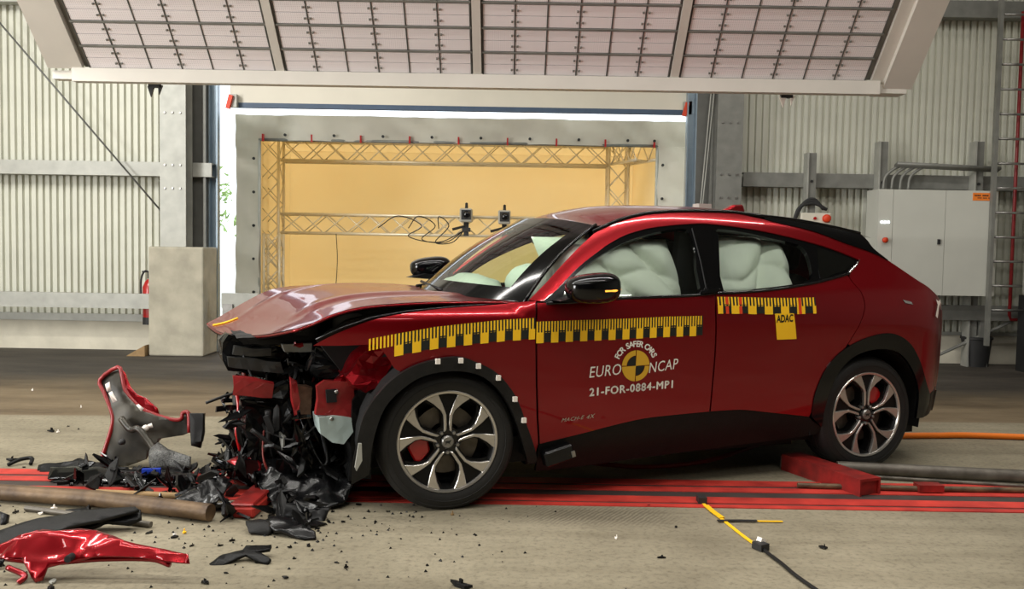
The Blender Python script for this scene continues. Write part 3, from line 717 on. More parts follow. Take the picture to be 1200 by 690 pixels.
# outlines of the body in car coordinates (metres): (aft of front axle, height)
G = {
 'edge': [(0.994, 1.493), (1.056, 1.517), (1.128, 1.538), (1.205, 1.556), (1.285, 1.571), (1.399, 1.582), (1.518, 1.59), (1.698, 1.594), (1.88, 1.593), (2.086, 1.575), (2.272, 1.561), (2.428, 1.544), (2.618, 1.516), (2.788, 1.484)],
 'band_hi': [(0.431, 1.085), (0.547, 1.175), (0.669, 1.276), (0.782, 1.364), (0.906, 1.452), (0.994, 1.493), (1.056, 1.517), (1.128, 1.538), (1.205, 1.556), (1.285, 1.571), (1.399, 1.582), (1.518, 1.59), (1.698, 1.594), (1.88, 1.593), (2.118, 1.549), (2.403, 1.494), (2.616, 1.423), (2.796, 1.37), (2.911, 1.318)],
 'band_lo': [(0.529, 1.079), (0.591, 1.136), (0.67, 1.199), (0.75, 1.259), (0.863, 1.33), (0.976, 1.393), (1.092, 1.444), (1.25, 1.485), (1.428, 1.508), (1.647, 1.521), (1.929, 1.498), (2.148, 1.465), (2.37, 1.419), (2.532, 1.375), (2.686, 1.319)],
 'belt_f': [(0.518, 1.072), (0.706, 1.078), (0.941, 1.095), (1.141, 1.101), (1.409, 1.109), (1.573, 1.122)],
 'belt_r': [(1.573, 1.122), (1.686, 1.123), (1.848, 1.132), (2.026, 1.147), (2.271, 1.179), (2.428, 1.208), (2.571, 1.239)],
 'tail_top': [(2.912, 1.321), (3.018, 1.25), (3.101, 1.196), (3.169, 1.159), (3.217, 1.126)],
 'archR_out': [(2.279, 0.369), (2.28, 0.422), (2.295, 0.527), (2.366, 0.672), (2.489, 0.778), (2.65, 0.844), (2.803, 0.869), (2.917, 0.847), (3.018, 0.786), (3.104, 0.678), (3.176, 0.542), (3.231, 0.46)],
 'archR_in': [(2.366, 0.3), (2.373, 0.418), (2.438, 0.605), (2.545, 0.717), (2.677, 0.764), (2.818, 0.768), (2.933, 0.733), (3.035, 0.637), (3.111, 0.491), (3.122, 0.31)],
 'archF_out': [(-0.494, 0.158), (-0.496, 0.244), (-0.488, 0.329), (-0.452, 0.51), (-0.368, 0.644), (-0.267, 0.732), (-0.149, 0.781), (0.007, 0.803), (0.118, 0.773), (0.236, 0.709), (0.337, 0.588), (0.404, 0.438), (0.479, 0.253), (0.476, 0.21)],
 'archF_in': [(-0.411, 0.213), (-0.404, 0.373), (-0.35, 0.555), (-0.236, 0.671), (-0.117, 0.722), (0.041, 0.729), (0.171, 0.687), (0.272, 0.591), (0.343, 0.46), (0.405, 0.293), (0.435, 0.216)],
 'door_bot': [(0.499, 0.315), (0.623, 0.336), (0.772, 0.362), (0.943, 0.394), (1.117, 0.42), (1.264, 0.429), (1.412, 0.434), (1.556, 0.439)],
 'rdoor_bot': [(1.556, 0.439), (1.672, 0.44), (1.796, 0.436), (1.979, 0.41), (2.117, 0.391), (2.264, 0.37)],
 'shut_b': [(1.571, 1.116), (1.564, 1.015), (1.569, 0.927), (1.569, 0.77), (1.561, 0.598), (1.556, 0.439)],
 'shut_f': [(0.464, 1.07), (0.456, 0.959), (0.461, 0.824), (0.468, 0.642), (0.481, 0.457), (0.499, 0.315)],
 'rdoor_back': [(2.548, 1.231), (2.574, 1.175), (2.611, 1.119), (2.625, 1.041), (2.589, 0.938), (2.544, 0.865), (2.489, 0.778)],
 'fender_top': [(-0.684, 0.863), (-0.626, 0.898), (-0.528, 0.945), (-0.392, 0.995), (-0.242, 1.023), (-0.071, 1.042), (0.1, 1.053), (0.274, 1.063), (0.407, 1.076), (0.466, 1.081)],
 'fender_front': [(-0.267, 0.732), (-0.299, 0.752), (-0.329, 0.8), (-0.363, 0.843), (-0.4, 0.868), (-0.554, 0.864), (-0.684, 0.863)],
 'quarter_tip': [(2.686, 1.319), (2.653, 1.289), (2.571, 1.239)],
 'glass_f': [(0.594, 1.083), (0.654, 1.154), (0.758, 1.24), (0.888, 1.316), (1.057, 1.394), (1.194, 1.437), (1.329, 1.468), (1.484, 1.487), (1.518, 1.457), (1.526, 1.383), (1.497, 1.255), (1.452, 1.111), (1.138, 1.103), (0.942, 1.097)],
 'glass_r': [(1.711, 1.451), (1.718, 1.49), (1.919, 1.471), (2.111, 1.436), (2.267, 1.405), (2.307, 1.358), (2.309, 1.286), (2.284, 1.21), (2.197, 1.179), (2.029, 1.157), (1.851, 1.142), (1.639, 1.133)],
 'glass_q': [(2.397, 1.391), (2.524, 1.356), (2.649, 1.31), (2.559, 1.257), (2.436, 1.226), (2.345, 1.205)],
 'rocker_top': [(0.499, 0.311), (0.623, 0.336), (0.772, 0.362), (0.943, 0.394), (1.117, 0.42), (1.264, 0.429), (1.412, 0.434), (1.556, 0.439), (1.672, 0.44), (1.796, 0.436), (1.979, 0.41), (2.117, 0.391), (2.264, 0.37)],
 'rocker_bot': [(0.505, 0.155), (0.667, 0.157), (0.977, 0.174), (1.412, 0.2), (1.995, 0.23), (2.334, 0.252), (2.366, 0.3)],
 'spoiler_back': [(2.788, 1.484), (2.807, 1.441), (2.829, 1.392), (2.912, 1.321)],
 'black_lo': [(2.078, 1.564), (2.118, 1.549), (2.403, 1.494), (2.616, 1.423), (2.796, 1.37), (2.911, 1.318)],
 'bumper_lo': [(3.229, 0.465), (3.299, 0.474)],
 'tape_fender': [(-0.425, 0.898), (-0.267, 0.927), (-0.094, 0.955), (0.087, 0.971), (0.273, 0.986), (0.45, 0.993)],
 'tape_door': [(0.457, 0.973), (0.712, 0.978), (0.969, 0.982), (1.236, 0.99), (1.478, 0.992)],
 'tape_rear': [(1.578, 1.099), (1.751, 1.096), (1.927, 1.091), (2.108, 1.09), (2.262, 1.093)],
 'euro': [(0.774, 0.664), (0.966, 0.676)],
 'ncap': [(1.14, 0.677), (1.325, 0.697)],
 'code': [(0.777, 0.562), (1.297, 0.587)],
 'logo_c': [(1.055, 0.721)],
 'adac': [(1.966, 0.999), (2.101, 1.0), (2.127, 0.847), (1.988, 0.845)],
 'badge': [(0.619, 0.429), (0.819, 0.444)],
}
# wrecked front: name, material, lateral extent, dent depth, outline (aft of front axle, height)
FRONT = [
 ('front_crossmember', 'blackshine', -0.12, 0.45, 0.02, [(-1.071, 0.813), (-1.035, 0.845), (-0.889, 0.814), (-0.741, 0.791), (-0.712, 0.723), (-0.731, 0.587), (-0.806, 0.59), (-0.898, 0.618), (-1.035, 0.666), (-1.062, 0.723)]),
 ('grille_bar', 'greyplast', -0.17, -0.1, 0.008, [(-1.011, 0.794), (-0.812, 0.779), (-0.811, 0.736), (-1.02, 0.747)]),
 ('bumper_foam', 'greyplast', -0.2, -0.08, 0.012, [(-1.049, 0.733), (-0.897, 0.733), (-0.759, 0.705), (-0.741, 0.638), (-0.897, 0.662), (-1.04, 0.686)]),
 ('radiator_support', 'galvd', -0.34, -0.28, 0.006, [(-0.776, 0.816), (-0.604, 0.821), (-0.585, 0.778), (-0.758, 0.773)]),
 ('red_crash_plate', 'redplain', -0.34, -0.28, 0.012, [(-1.023, 0.658), (-0.909, 0.631), (-0.82, 0.604), (-0.829, 0.531), (-1.023, 0.553)]),
 ('radiator_core', 'brown', -0.42, -0.34, 0.012, [(-0.709, 0.603), (-0.624, 0.59), (-0.628, 0.423), (-0.695, 0.418), (-0.727, 0.521)]),
 ('red_strut', 'redplain', -0.46, -0.42, 0.02, [(-0.737, 0.651), (-0.702, 0.631), (-0.696, 0.425), (-0.719, 0.413), (-0.732, 0.528)]),
 ('apron_plate', 'redplain', -0.64, -0.57, 0.008, [(-0.636, 0.624), (-0.588, 0.657), (-0.455, 0.648), (-0.432, 0.544), (-0.445, 0.454), (-0.498, 0.426), (-0.56, 0.469), (-0.635, 0.478), (-0.627, 0.553)]),
 ('apron_hole', 'dark', -0.655, -0.63, 0, [(-0.59, 0.611), (-0.537, 0.613), (-0.533, 0.546), (-0.585, 0.544)]),
 ('washer_tank', 'tank', -0.66, -0.45, 0.006, [(-0.625, 0.468), (-0.555, 0.477), (-0.458, 0.463), (-0.448, 0.391), (-0.497, 0.326), (-0.554, 0.339), (-0.616, 0.387)]),
 ('crumpled_strut_tower', 'red', -0.72, -0.52, 0.03, [(-0.41, 0.812), (-0.366, 0.842), (-0.303, 0.823), (-0.267, 0.773), (-0.293, 0.685), (-0.355, 0.625), (-0.417, 0.592), (-0.471, 0.638), (-0.497, 0.692)]),
 ('red_rail_end', 'red', -0.6, -0.52, 0.02, [(-0.537, 0.645), (-0.412, 0.758), (-0.357, 0.743), (-0.465, 0.62)]),
 ('wheel_liner', 'black', -0.66, -0.5, 0.02, [(-0.463, 0.548), (-0.387, 0.635), (-0.306, 0.622), (-0.331, 0.406), (-0.347, 0.135), (-0.464, 0.135)]),
 ('liner_scrap', 'galv', -0.99, -0.975, 0.004, [(-0.488, 0.396), (-0.472, 0.395), (-0.471, 0.311), (-0.496, 0.262), (-0.504, 0.28)]),
 ('bay_core', 'dark', 0, 0.55, 0.05, [(-0.853, 0.71), (-0.488, 0.711), (-0.34, 0.547), (-0.285, 0.249), (-0.272, -0.022), (-0.362, -0.177), (-0.701, -0.123), (-0.892, 0.049), (-0.927, 0.259), (-0.902, 0.413), (-0.753, 0.432), (-0.677, 0.533)]),
 ('headlamp_wreck', 'blackshine', -0.5, -0.3, 0.04, [(-0.61, 0.811), (-0.392, 0.805), (-0.336, 0.767), (-0.428, 0.677), (-0.551, 0.636), (-0.627, 0.666)]),
 ('condenser_wreck', 'blackshine', -0.3, -0.05, 0.05, [(-0.941, 0.52), (-0.748, 0.595), (-0.702, 0.499), (-0.724, 0.265), (-0.905, 0.183), (-0.958, 0.373)]),
 ('undershield_wreck', 'gloss', -0.15, 0.25, 0.07, [(-1.028, 0.133), (-0.891, 0.195), (-0.681, 0.23), (-0.6, 0.102), (-0.704, -0.037), (-0.937, -0.003)]),
 ('hood_latch_panel', 'black', -0.3, 0.3, 0.01, [(-1.007, 0.853), (-0.879, 0.865), (-0.681, 0.884), (-0.579, 0.929), (-0.579, 0.825), (-0.772, 0.811), (-0.972, 0.821)]),
]
# debris outlines on the floor (metres)
DEB = {
 'corner': [(-2.514, 5.447, 0.51), (-2.412, 5.467, 0.588), (-2.381, 5.454, 0.537), (-2.357, 5.435, 0.462), (-2.321, 5.423, 0.412), (-2.247, 5.407, 0.348), (-2.139, 5.396, 0.304), (-2.033, 5.39, 0.281), (-1.993, 5.393, 0.292), (-1.99, 5.4, 0.322), (-1.954, 5.401, 0.322), (-1.939, 5.372, 0.208), (-1.974, 5.368, 0.193), (-2.101, 5.363, 0.171), (-2.147, 5.348, 0.111), (-2.182, 5.333, 0.051), (-2.291, 5.323, 0.01), (-2.403, 5.321, 0.004), (-2.458, 5.329, 0.037), (-2.432, 5.354, 0.136), (-2.409, 5.385, 0.26), (-2.428, 5.404, 0.335), (-2.48, 5.429, 0.434)],
 'corner_rim': [(-2.449, 5.31, 0.042), (-2.424, 5.335, 0.14), (-2.401, 5.366, 0.264), (-2.419, 5.385, 0.338), (-2.471, 5.409, 0.438), (-2.505, 5.428, 0.513), (-2.404, 5.448, 0.59), (-2.372, 5.435, 0.54), (-2.349, 5.416, 0.465), (-2.313, 5.404, 0.415), (-2.239, 5.388, 0.351), (-2.132, 5.377, 0.308), (-2.026, 5.371, 0.285), (-1.986, 5.374, 0.295), (-1.983, 5.381, 0.325), (-1.947, 5.381, 0.326), (-1.932, 5.353, 0.212)],
 'corner_flange': [(-2.404, 5.448, 0.59), (-2.359, 5.44, 0.561), (-2.319, 5.42, 0.48), (-2.273, 5.408, 0.431), (-2.219, 5.403, 0.412), (-2.141, 5.388, 0.353), (-2.126, 5.377, 0.308), (-2.239, 5.388, 0.351), (-2.313, 5.404, 0.415), (-2.349, 5.416, 0.465)],
 'stick': [[(-2.444, 5.409, 0.496), (-2.42, 5.413, 0.511), (-2.405, 5.402, 0.466), (-2.43, 5.399, 0.456)], [(-2.418, 5.396, 0.446), (-2.399, 5.399, 0.456), (-2.362, 5.385, 0.402), (-2.387, 5.383, 0.391)], [(-2.246, 5.38, 0.379), (-2.231, 5.381, 0.384), (-2.198, 5.375, 0.359), (-2.212, 5.371, 0.344)], [(-2.168, 5.351, 0.266), (-2.143, 5.354, 0.276), (-2.131, 5.348, 0.251), (-2.156, 5.347, 0.246)]],
 'post': [(-1.926, 5.337, 0.335), (-1.839, 5.337, 0.336), (-1.837, 5.316, 0.232), (-1.851, 5.297, 0.133), (-1.903, 5.299, 0.147)],
 'foil': [(-2.097, 5.2, 0.125), (-2.073, 5.242, 0.177), (-1.988, 5.201, 0.126), (-1.848, 5.176, 0.094), (-1.842, 5.129, 0.036), (-2.079, 5.129, 0.037)],
 'red': [(-2.048, 3.553, 0.071), (-1.988, 3.602, 0.136), (-1.905, 3.624, 0.166), (-1.839, 3.618, 0.158), (-1.757, 3.63, 0.173), (-1.685, 3.626, 0.169), (-1.608, 3.61, 0.147), (-1.55, 3.596, 0.128), (-1.289, 3.569, 0.092), (-1.274, 3.546, 0.062), (-1.392, 3.549, 0.066), (-1.482, 3.559, 0.078), (-1.636, 3.555, 0.073), (-1.718, 3.546, 0.061), (-1.829, 3.528, 0.038), (-1.842, 3.5, -0.0), (-1.871, 3.489, -0.014), (-1.897, 3.513, 0.018), (-1.952, 3.554, 0.072)],
 'redback': [(-2.227, 3.619, -0.002), (-2.118, 3.676, 0.08), (-2.043, 3.702, 0.117), (-1.978, 3.715, 0.135), (-1.951, 3.711, 0.13), (-2.012, 3.677, 0.082), (-2.054, 3.656, 0.052), (-2.094, 3.632, 0.017), (-2.178, 3.595, -0.035)],
 'plank': [(-2.416, 3.928, -0.01), (-2.31, 4.01, 0.027), (-2.124, 4.102, 0.069), (-1.982, 4.137, 0.085), (-1.77, 4.185, 0.107), (-1.741, 4.164, 0.097), (-1.877, 4.081, 0.06), (-2.008, 4.027, 0.035), (-2.13, 3.964, 0.006), (-2.26, 3.922, -0.013), (-2.37, 3.853, -0.044)],
 'plank2': [(-2.111, 4.076, 0.025), (-1.964, 4.185, 0.075), (-1.748, 4.201, 0.082), (-1.731, 4.158, 0.063), (-1.777, 4.125, 0.048), (-1.895, 4.122, 0.047), (-2.018, 4.047, 0.012)],
 'blade': [(-1.262, 3.724, 0.001), (-1.219, 3.779, 0.02), (-1.14, 3.798, 0.026), (-1.137, 3.837, 0.039), (-1.1, 3.849, 0.043), (-1.034, 3.856, 0.045), (-1.031, 3.817, 0.032), (-1.085, 3.799, 0.026), (-1.006, 3.752, 0.011), (-1.015, 3.73, 0.003), (-1.07, 3.745, 0.008), (-1.121, 3.771, 0.017), (-1.2, 3.721, 0.0), (-1.252, 3.714, -0.002)],
 'scrap1': [(-1.082, 4.213, 0.065), (-1.017, 4.197, 0.059), (-0.955, 4.124, 0.03), (-0.892, 4.092, 0.017), (-0.881, 4.059, 0.004), (-0.933, 4.047, -0.001), (-1.007, 4.078, 0.011), (-1.095, 4.109, 0.024), (-1.142, 4.165, 0.046)],
 'scrap2': [(-1.243, 4.18, 0.04), (-1.202, 4.206, 0.053), (-1.122, 4.182, 0.041), (-1.101, 4.132, 0.016), (-1.117, 4.103, 0.001), (-1.208, 4.115, 0.008)],
 'redshard': [(-1.525, 4.785, 0.179), (-1.467, 4.808, 0.212), (-1.395, 4.798, 0.197), (-1.328, 4.776, 0.166), (-1.33, 4.735, 0.107), (-1.403, 4.748, 0.125), (-1.477, 4.766, 0.152)],
 'tray': [(-1.431, 4.765, 0.153), (-1.243, 4.839, 0.199), (-0.931, 4.79, 0.169), (-0.819, 4.637, 0.073), (-0.861, 4.552, 0.02), (-0.962, 4.511, -0.006), (-1.211, 4.545, 0.016)],
 'tray2': [(-1.695, 4.491, 0.041), (-1.598, 4.548, 0.098), (-1.485, 4.606, 0.156), (-1.43, 4.571, 0.121), (-1.475, 4.48, 0.03), (-1.596, 4.418, -0.032)],
 'tray3': [(-1.192, 4.44, 0.064), (-1.072, 4.425, 0.053), (-0.948, 4.384, 0.024), (-0.884, 4.406, 0.04), (-0.905, 4.343, -0.005), (-1.022, 4.341, -0.007), (-1.156, 4.372, 0.016)],
 'frame': [(-2.784, 5.237, 0.028), (-2.557, 5.29, 0.055), (-2.429, 5.265, 0.043), (-2.25, 5.228, 0.024), (-2.228, 5.175, -0.003), (-2.398, 5.198, 0.009), (-2.662, 5.165, -0.007), (-2.76, 5.163, -0.008)],
 'splitter': [(-2.629, 5.082, 0.044), (-2.356, 5.107, 0.052), (-2.075, 5.048, 0.033), (-1.895, 5.086, 0.045), (-1.765, 5.023, 0.024), (-1.776, 4.958, 0.003), (-2.023, 4.919, -0.01), (-2.42, 4.956, 0.002), (-2.597, 4.983, 0.011)],
 'blk1': [(-2.221, 4.43, 0.01), (-2.128, 4.442, 0.022), (-2.117, 4.455, 0.035), (-2.101, 4.422, 0.002), (-2.188, 4.408, -0.012), (-2.214, 4.407, -0.013)],
 'blk2': [(-2.438, 4.234, 0.057), (-2.402, 4.228, 0.047), (-2.396, 4.203, 0.005), (-2.417, 4.196, -0.006)],
 'rod': [(-3.003, 5.312, 0.006), (-2.938, 5.363, 0.031)],
}
FLO = {
 'pile': [(-2.705, 5.133), (-2.291, 5.323), (-1.96, 5.703), (-1.427, 5.556), (-0.929, 5.171), (-0.832, 4.684), (-0.965, 4.522), (-0.924, 4.092), (-1.074, 4.184), (-1.454, 4.351), (-1.857, 4.624), (-2.563, 4.954)],
 'scatter': [(-3.05, 5.442, 0.03), (-2.895, 5.282, 0.012), (-3.252, 6.294, 0.03), (-3.108, 6.395, 0.012), (-3.223, 6.478, 0.01), (-2.454, 4.395, 0.02), (-2.004, 4.405, 0.02), (-0.975, 3.948, 0.012), (-0.897, 3.974, 0.014), (-0.9, 3.578, 0.018), (-0.881, 4.327, 0.015), (-0.912, 4.219, 0.012), (-0.81, 4.331, 0.016), (-0.801, 4.415, 0.012), (-0.681, 3.705, 0.016), (-0.653, 4.339, 0.012), (-0.614, 4.512, 0.01), (-0.894, 4.497, 0.012), (-1.33, 4.655, 0.02), (-1.207, 3.509, 0.02), (-0.185, 3.518, 0.035), (0.744, 4.696, 0.01), (0.824, 4.337, 0.012), (0.679, 3.894, 0.014), (1.452, 4.056, 0.02), (-0.496, 4.09, 0.008), (-0.243, 4.164, 0.007), (-0.785, 4.624, 0.016), (-1.291, 3.955, 0.012), (-1.26, 4.027, 0.014), (-1.415, 3.949, 0.012), (-0.729, 3.764, 0.01), (-1.057, 4.487, 0.02), (-0.713, 4.507, 0.012), (-1.779, 3.43, 0.02), (-1.673, 4.115, 0.018), (-1.534, 4.061, 0.02), (-1.158, 3.624, 0.01), (-0.497, 4.446, 0.01), (-0.32, 3.89, 0.007), (-0.921, 3.807, 0.01), (-1.07, 3.748, 0.008)],
 'pale': [(-2.315, 4.374, 0.012, 'white', 'small white fragment on the concrete in front of the rusty pipe, left'), (-2.297, 4.462, 0.02, 'white', 'larger white fragment behind the long trim plank'), (-1.513, 4.124, 0.012, 'yellow', 'small yellow fragment left of the forked black blade'), (-1.543, 4.085, 0.012, 'white', 'small white fragment right of the long trim plank tip'), (-3.192, 6.27, 0.012, 'white', 'tiny white fragment on the concrete near the left picture edge'), (-1.804, 3.492, 0.02, 'galv', 'small grey metal ring at the lower edge of the red fender shell'), (0.508, 4.141, 0.008, 'white', 'tiny white fragment on the concrete below the front door'), (-0.284, 4.472, 0.012, 'wood', 'tiny tan fragment in front of the front tyre'), (-3.486, 7.22, 0.012, 'white', 'tiny pale fragment on the brown floor left of the bumper corner'), (-4.301, 8.004, 0.012, 'white', 'tiny pale fragment on the brown floor at far left')],
}

# ================================================================== CAR
CAR_O = Vector((-0.3076 - 0.91 * sin(radians(21.2)), 4.558 + 0.91 * cos(radians(21.2)), 0))
car = empty('car', CAR_O, radians(21.2), 'crashed dark red crossover car with its front end torn open and yellow test tape', 'car')
def sp(x, s):
    t = x / s
    return s * (t + log1p(exp(-t))) if t > 0 else s * log1p(exp(t))
def S(u, w):
    """half width of the body at station u (aft of the front axle) and height w"""
    ws = .975 + .02 * u; kb = 1.043 + .035 * min(max(u, -1), 2.6)
    f = .9395 + .02 * (w - .75)
    f -= .07 * sp(.55 - w, .05) + .28 * sp(.30 - w, .03)
    f -= .17 * sp(w - ws, .02) + .40 * sp(w - kb, .012)
    f += .018 * exp(-((u - 2.65) / .55) ** 2 - ((w - .93) / .16) ** 2)
    t = min(max(u, .35), 2.85) - 1.6; e = 0.0
    for q in [0.1046, -0.0464, -0.2447, 0.189, -0.0816, -0.004, 1.5895]: e = e * t + q
    f -= .55 * sp(w - (e - .040), .012)
    sh = .28 * sp(w - 1.05, .06) + .10 * sp(.62 - w, .05)
    x = (u + sh - 2.50) / .85
    if x > 0: f -= .09 * x ** 9
    y = -(u + .02) / .7
    if y > 0: f -= .12 * y ** 2.4
    return f
def surf_normal(u, w, side):
    e = 1e-3
    su = (S(u + e, w) - S(u - e, w)) / (2 * e); sw = (S(u, w + e) - S(u, w - e)) / (2 * e)
    return Vector((-su, side, -sw)).normalized()
def panel(name, outline, mt, parent=car, side=-1, off=0.0, thick=0.018, res=0.06, holes=(), mat2=None):
    """body panel: outline in (u,w) laid on the body side, with a returned edge"""
    loops_ = [outline] + list(holes)
    tri = tessellate_polygon([[Vector((a, b, 0)) for a, b in l] for l in loops_])
    pts = [p for l in loops_ for p in l]
    bm = bmesh.new()
    vs = [bm.verts.new((a, b, 0)) for a, b in pts]
    for t in tri:
        try: bm.faces.new([vs[i] for i in t])
        except ValueError: pass
    us = [p[0] for p in pts]; wss = [p[1] for p in pts]
    for ax, lo, hi in ((0, min(us), max(us)), (1, min(wss), max(wss))):
        x = math.floor(lo / res) * res + res
        while x < hi:
            co = (x, 0, 0) if ax == 0 else (0, x, 0); no = (1, 0, 0) if ax == 0 else (0, 1, 0)
            bmesh.ops.bisect_plane(bm, geom=bm.verts[:] + bm.edges[:] + bm.faces[:], dist=1e-5, plane_co=co, plane_no=no)
            x += res
    bmesh.ops.remove_doubles(bm, verts=bm.verts[:], dist=1e-4)
    bm.verts.index_update()
    P = [(v.co.x, v.co.y) for v in bm.verts]
    V = [Vector((u, side * (S(u, w) + off), w)) for u, w in P]
    N = [surf_normal(u, w, side) for u, w in P]
    F = []; FN = []
    for f in bm.faces:
        ids = [v.index for v in f.verts]
        a = sum((V[ids[i]].cross(V[ids[(i + 1) % len(ids)]]) for i in range(len(ids))), Vector())
        if a.dot(N[ids[0]]) < 0: ids.reverse()
        F.append(tuple(ids))
    nv = len(V); n_main = len(F)
    V2 = list(V); idx = {}
    for e in bm.edges:
        if len(e.link_faces) == 1:
            a, b = e.verts[0].index, e.verts[1].index
            q = []
            for k in (a, b):
                if k not in idx:
                    idx[k] = len(V2); V2.append(V[k]); V2.append(V[k] - N[k] * thick)
                q.append(idx[k])
            F.append((q[0], q[1], q[1] + 1, q[0] + 1))
    bm.free()
    me = bpy.data.meshes.new(name); me.from_pydata(V2, [], F); me.update()
    me.shade_smooth()
    o = link(name, me, [mt] + ([mat2] if mat2 else []), parent)
    me.set_sharp_from_angle(angle=radians(60))
    ln = []
    for p in me.polygons:
        for vi in p.vertices:
            if p.index < n_main: ln.append(N[vi])
            else: ln.append(p.normal)
    me.normals_split_custom_set([tuple(n) for n in ln])
    return o
def on_body(name, vs2, fs, mats, parent, off=0.003, side=-1, mi=None):
    """flat print (u,w) laid on the body side"""
    V = [Vector((u, side * (S(u, w) + off), w)) for u, w in vs2]
    F = []
    for f in fs:
        a = sum((V[f[i]].cross(V[f[(i + 1) % len(f)]]) for i in range(len(f))), Vector())
        F.append(tuple(f) if a.y * side > 0 else tuple(reversed(f)))
    me = bpy.data.meshes.new(name); me.from_pydata(V, [], F); me.update()
    o = link(name, me, mats, parent)
    if mi: me.polygons.foreach_set('material_index', mi)
    return o
d = G
E_edge = cr(d['edge'], 4)
band_hi = cr(d['band_hi'][:5], 4)[:-1] + cr(d['band_hi'][4:14], 4)[:-1] + cr(d['band_hi'][13:], 3)
band_lo = cr(d['band_lo'], 4)
belt_f = cr(d['belt_f'], 3); belt_r = cr(d['belt_r'], 3)
tail_top = cr(d['tail_top'], 3)
archR = cr(d['archR_out'], 4); archRi = cr(d['archR_in'], 4)
archF = cr(d['archF_out'], 4); archFi = cr(d['archF_in'], 4)
door_bot = cr(d['door_bot'], 3); rdoor_bot = cr(d['rdoor_bot'], 3); shut_b = cr(d['shut_b'], 3)
rdoor_back = cr(d['rdoor_back'], 3); shut_f = d['shut_f']
fender_top = cr(d['fender_top'], 4); fender_front = cr(d['fender_front'], 4)
def sh_(pts, du, dw=0): return [(a + du, b + dw) for a, b in pts]
iF = [i for i, p in enumerate(archF) if p[1] > 0.7 and p[0] < 0][-1]
iA = min(range(len(archF)), key=lambda i: (archF[i][0] + .2665) ** 2 + (archF[i][1] - .7317) ** 2)
NEAR, FAR = -1, 1
for side in (NEAR, FAR):
    nm = (lambda s_: s_)
    # front fender
    fo = loop(fender_top, sh_(shut_f, -0.006)[0:], archF[::-1][1:len(archF) - iA], fender_front)
    fender = panel('front_fender', fo, M['red'], side=side)
    # doors
    g = 0.005
    fd_o = loop(sh_(shut_f, g)[::-1], belt_f, sh_(shut_b, -g), [(a, b) for a, b in door_bot[::-1]][1:-1])
    fdoor = panel('front_door', fd_o, M['red'], side=side)
    rd_o = loop(sh_(shut_b, g)[::-1], belt_r, rdoor_back, sh_(rdoor_bot, 0)[::-1][:-1])
    rdoor = panel('rear_door', rd_o, M['red'], side=side)
    # rear quarter with tail corner
    q_o = loop([(d['belt_r'][-1][0] + .004, d['belt_r'][-1][1])], d['quarter_tip'][::-1][1:], [(2.74, 1.345)], band_hi[-4:], tail_top,
               [(3.30, 1.08), (3.345, 1.0), (3.352, .92), (3.35, .75), (3.345, .62), (3.335, .52), (3.305, .475)],
               [d['bumper_lo'][0]], archR[::-1][:len(archR)], [])
    # close along the rear door shut line
    arch_cut = [p for p in archR[::-1] if p[0] > 2.49]
    q_o = loop([(2.569, 1.2395)], d['quarter_tip'][::-1][1:], [(2.74, 1.345)], band_hi[-1:], tail_top,
               [(3.30, 1.08), (3.345, 1.0), (3.352, .92), (3.35, .75), (3.345, .62), (3.335, .52), (3.305, .475)],
               arch_cut, sh_(rdoor_back[::-1][1:-1], 0.006))
    quarter = panel('rear_quarter', q_o, M['red'], side=side)
    # roof side rail: the red band over the windows
    rail_o = loop(band_hi, [(2.74, 1.340)], band_lo[::-1])
    panel('roof_side_rail', rail_o, M['red'], side=side)
    # window surround
    gf = cr(d['glass_f'] + d['glass_f'][:1], 3)[:-1]; gr_ = cr(d['glass_r'] + d['glass_r'][:1], 3)[:-1]
    ws_o = loop(band_lo, d['quarter_tip'], belt_r[::-1], belt_f[::-1], [(0.47, 1.068)])
    panel('window_surround', ws_o, M['gloss'], side=side, off=-0.008, holes=[gf[::-1], gr_[::-1]], thick=0.03)
    panel('door_window', gf, M['glass'], fdoor, side=side, off=-0.02, thick=0.0)
    panel('door_window', gr_, M['glass'], rdoor, side=side, off=-0.02, thick=0.0)
    gq = cr(d['glass_q'] + d['glass_q'][:1], 3)[:-1]
    panel('quarter_window', gq, M['glassdark'], quarter, side=side, off=-0.005, thick=0.004)
    # belt trim
    mb = MB(); mb.tube([(u, side * (S(u, w) + .002), w - .004) for u, w in belt_f + belt_r[1:]], 0.009, 8); mb.build('belt_trim', M['gloss'], car, True)
    mb = MB(); mb.tube([(u, side * (S(u, w) + .0), w) for u, w in d['quarter_tip'][::-1] ], 0.006, 6); mb.build('corner_trim', M['chrome'], quarter, True)
    # rocker
    rk = loop(cr(d['rocker_top'], 3), [(2.30, .34)], cr(d['rocker_bot'], 3)[::-1])
    panel('rocker_panel', rk, M['black'], side=side, off=-0.004)
    # rear arch lip
    ar = loop(archR, [(3.235, .40), (3.19, .31)], archRi[::-1])
    panel('rear_arch_trim', ar, M['gloss'], side=side, off=0.006)
    # rear bumper lower corner
    bl = loop([(3.2306, .462), (3.30, .478), (3.335, .50), (3.345, .44), (3.33, .36), (3.27, .325), (3.19, .31), (3.20, .40)])
    panel('rear_bumper_skirt', bl, M['black'], side=side, off=0.004)
    # front arch lip, torn loose
    af = loop(archF, archFi[::-1])
    fal = panel('front_arch_trim', af, M['grain'], side=side, off=0.035, thick=0.05)
    if side == NEAR:
        for (px, pw) in ((-0.09, 0.785), (0.03, 0.786), (0.125, 0.755), (0.235, 0.69), (0.33, 0.575), (0.385, 0.46)):
            mb = MB(); mb.box((px, side * (S(px, pw) + .042), pw), (0.022, 0.02, 0.026)); mb.build('trim_clip', M['white'], fal)
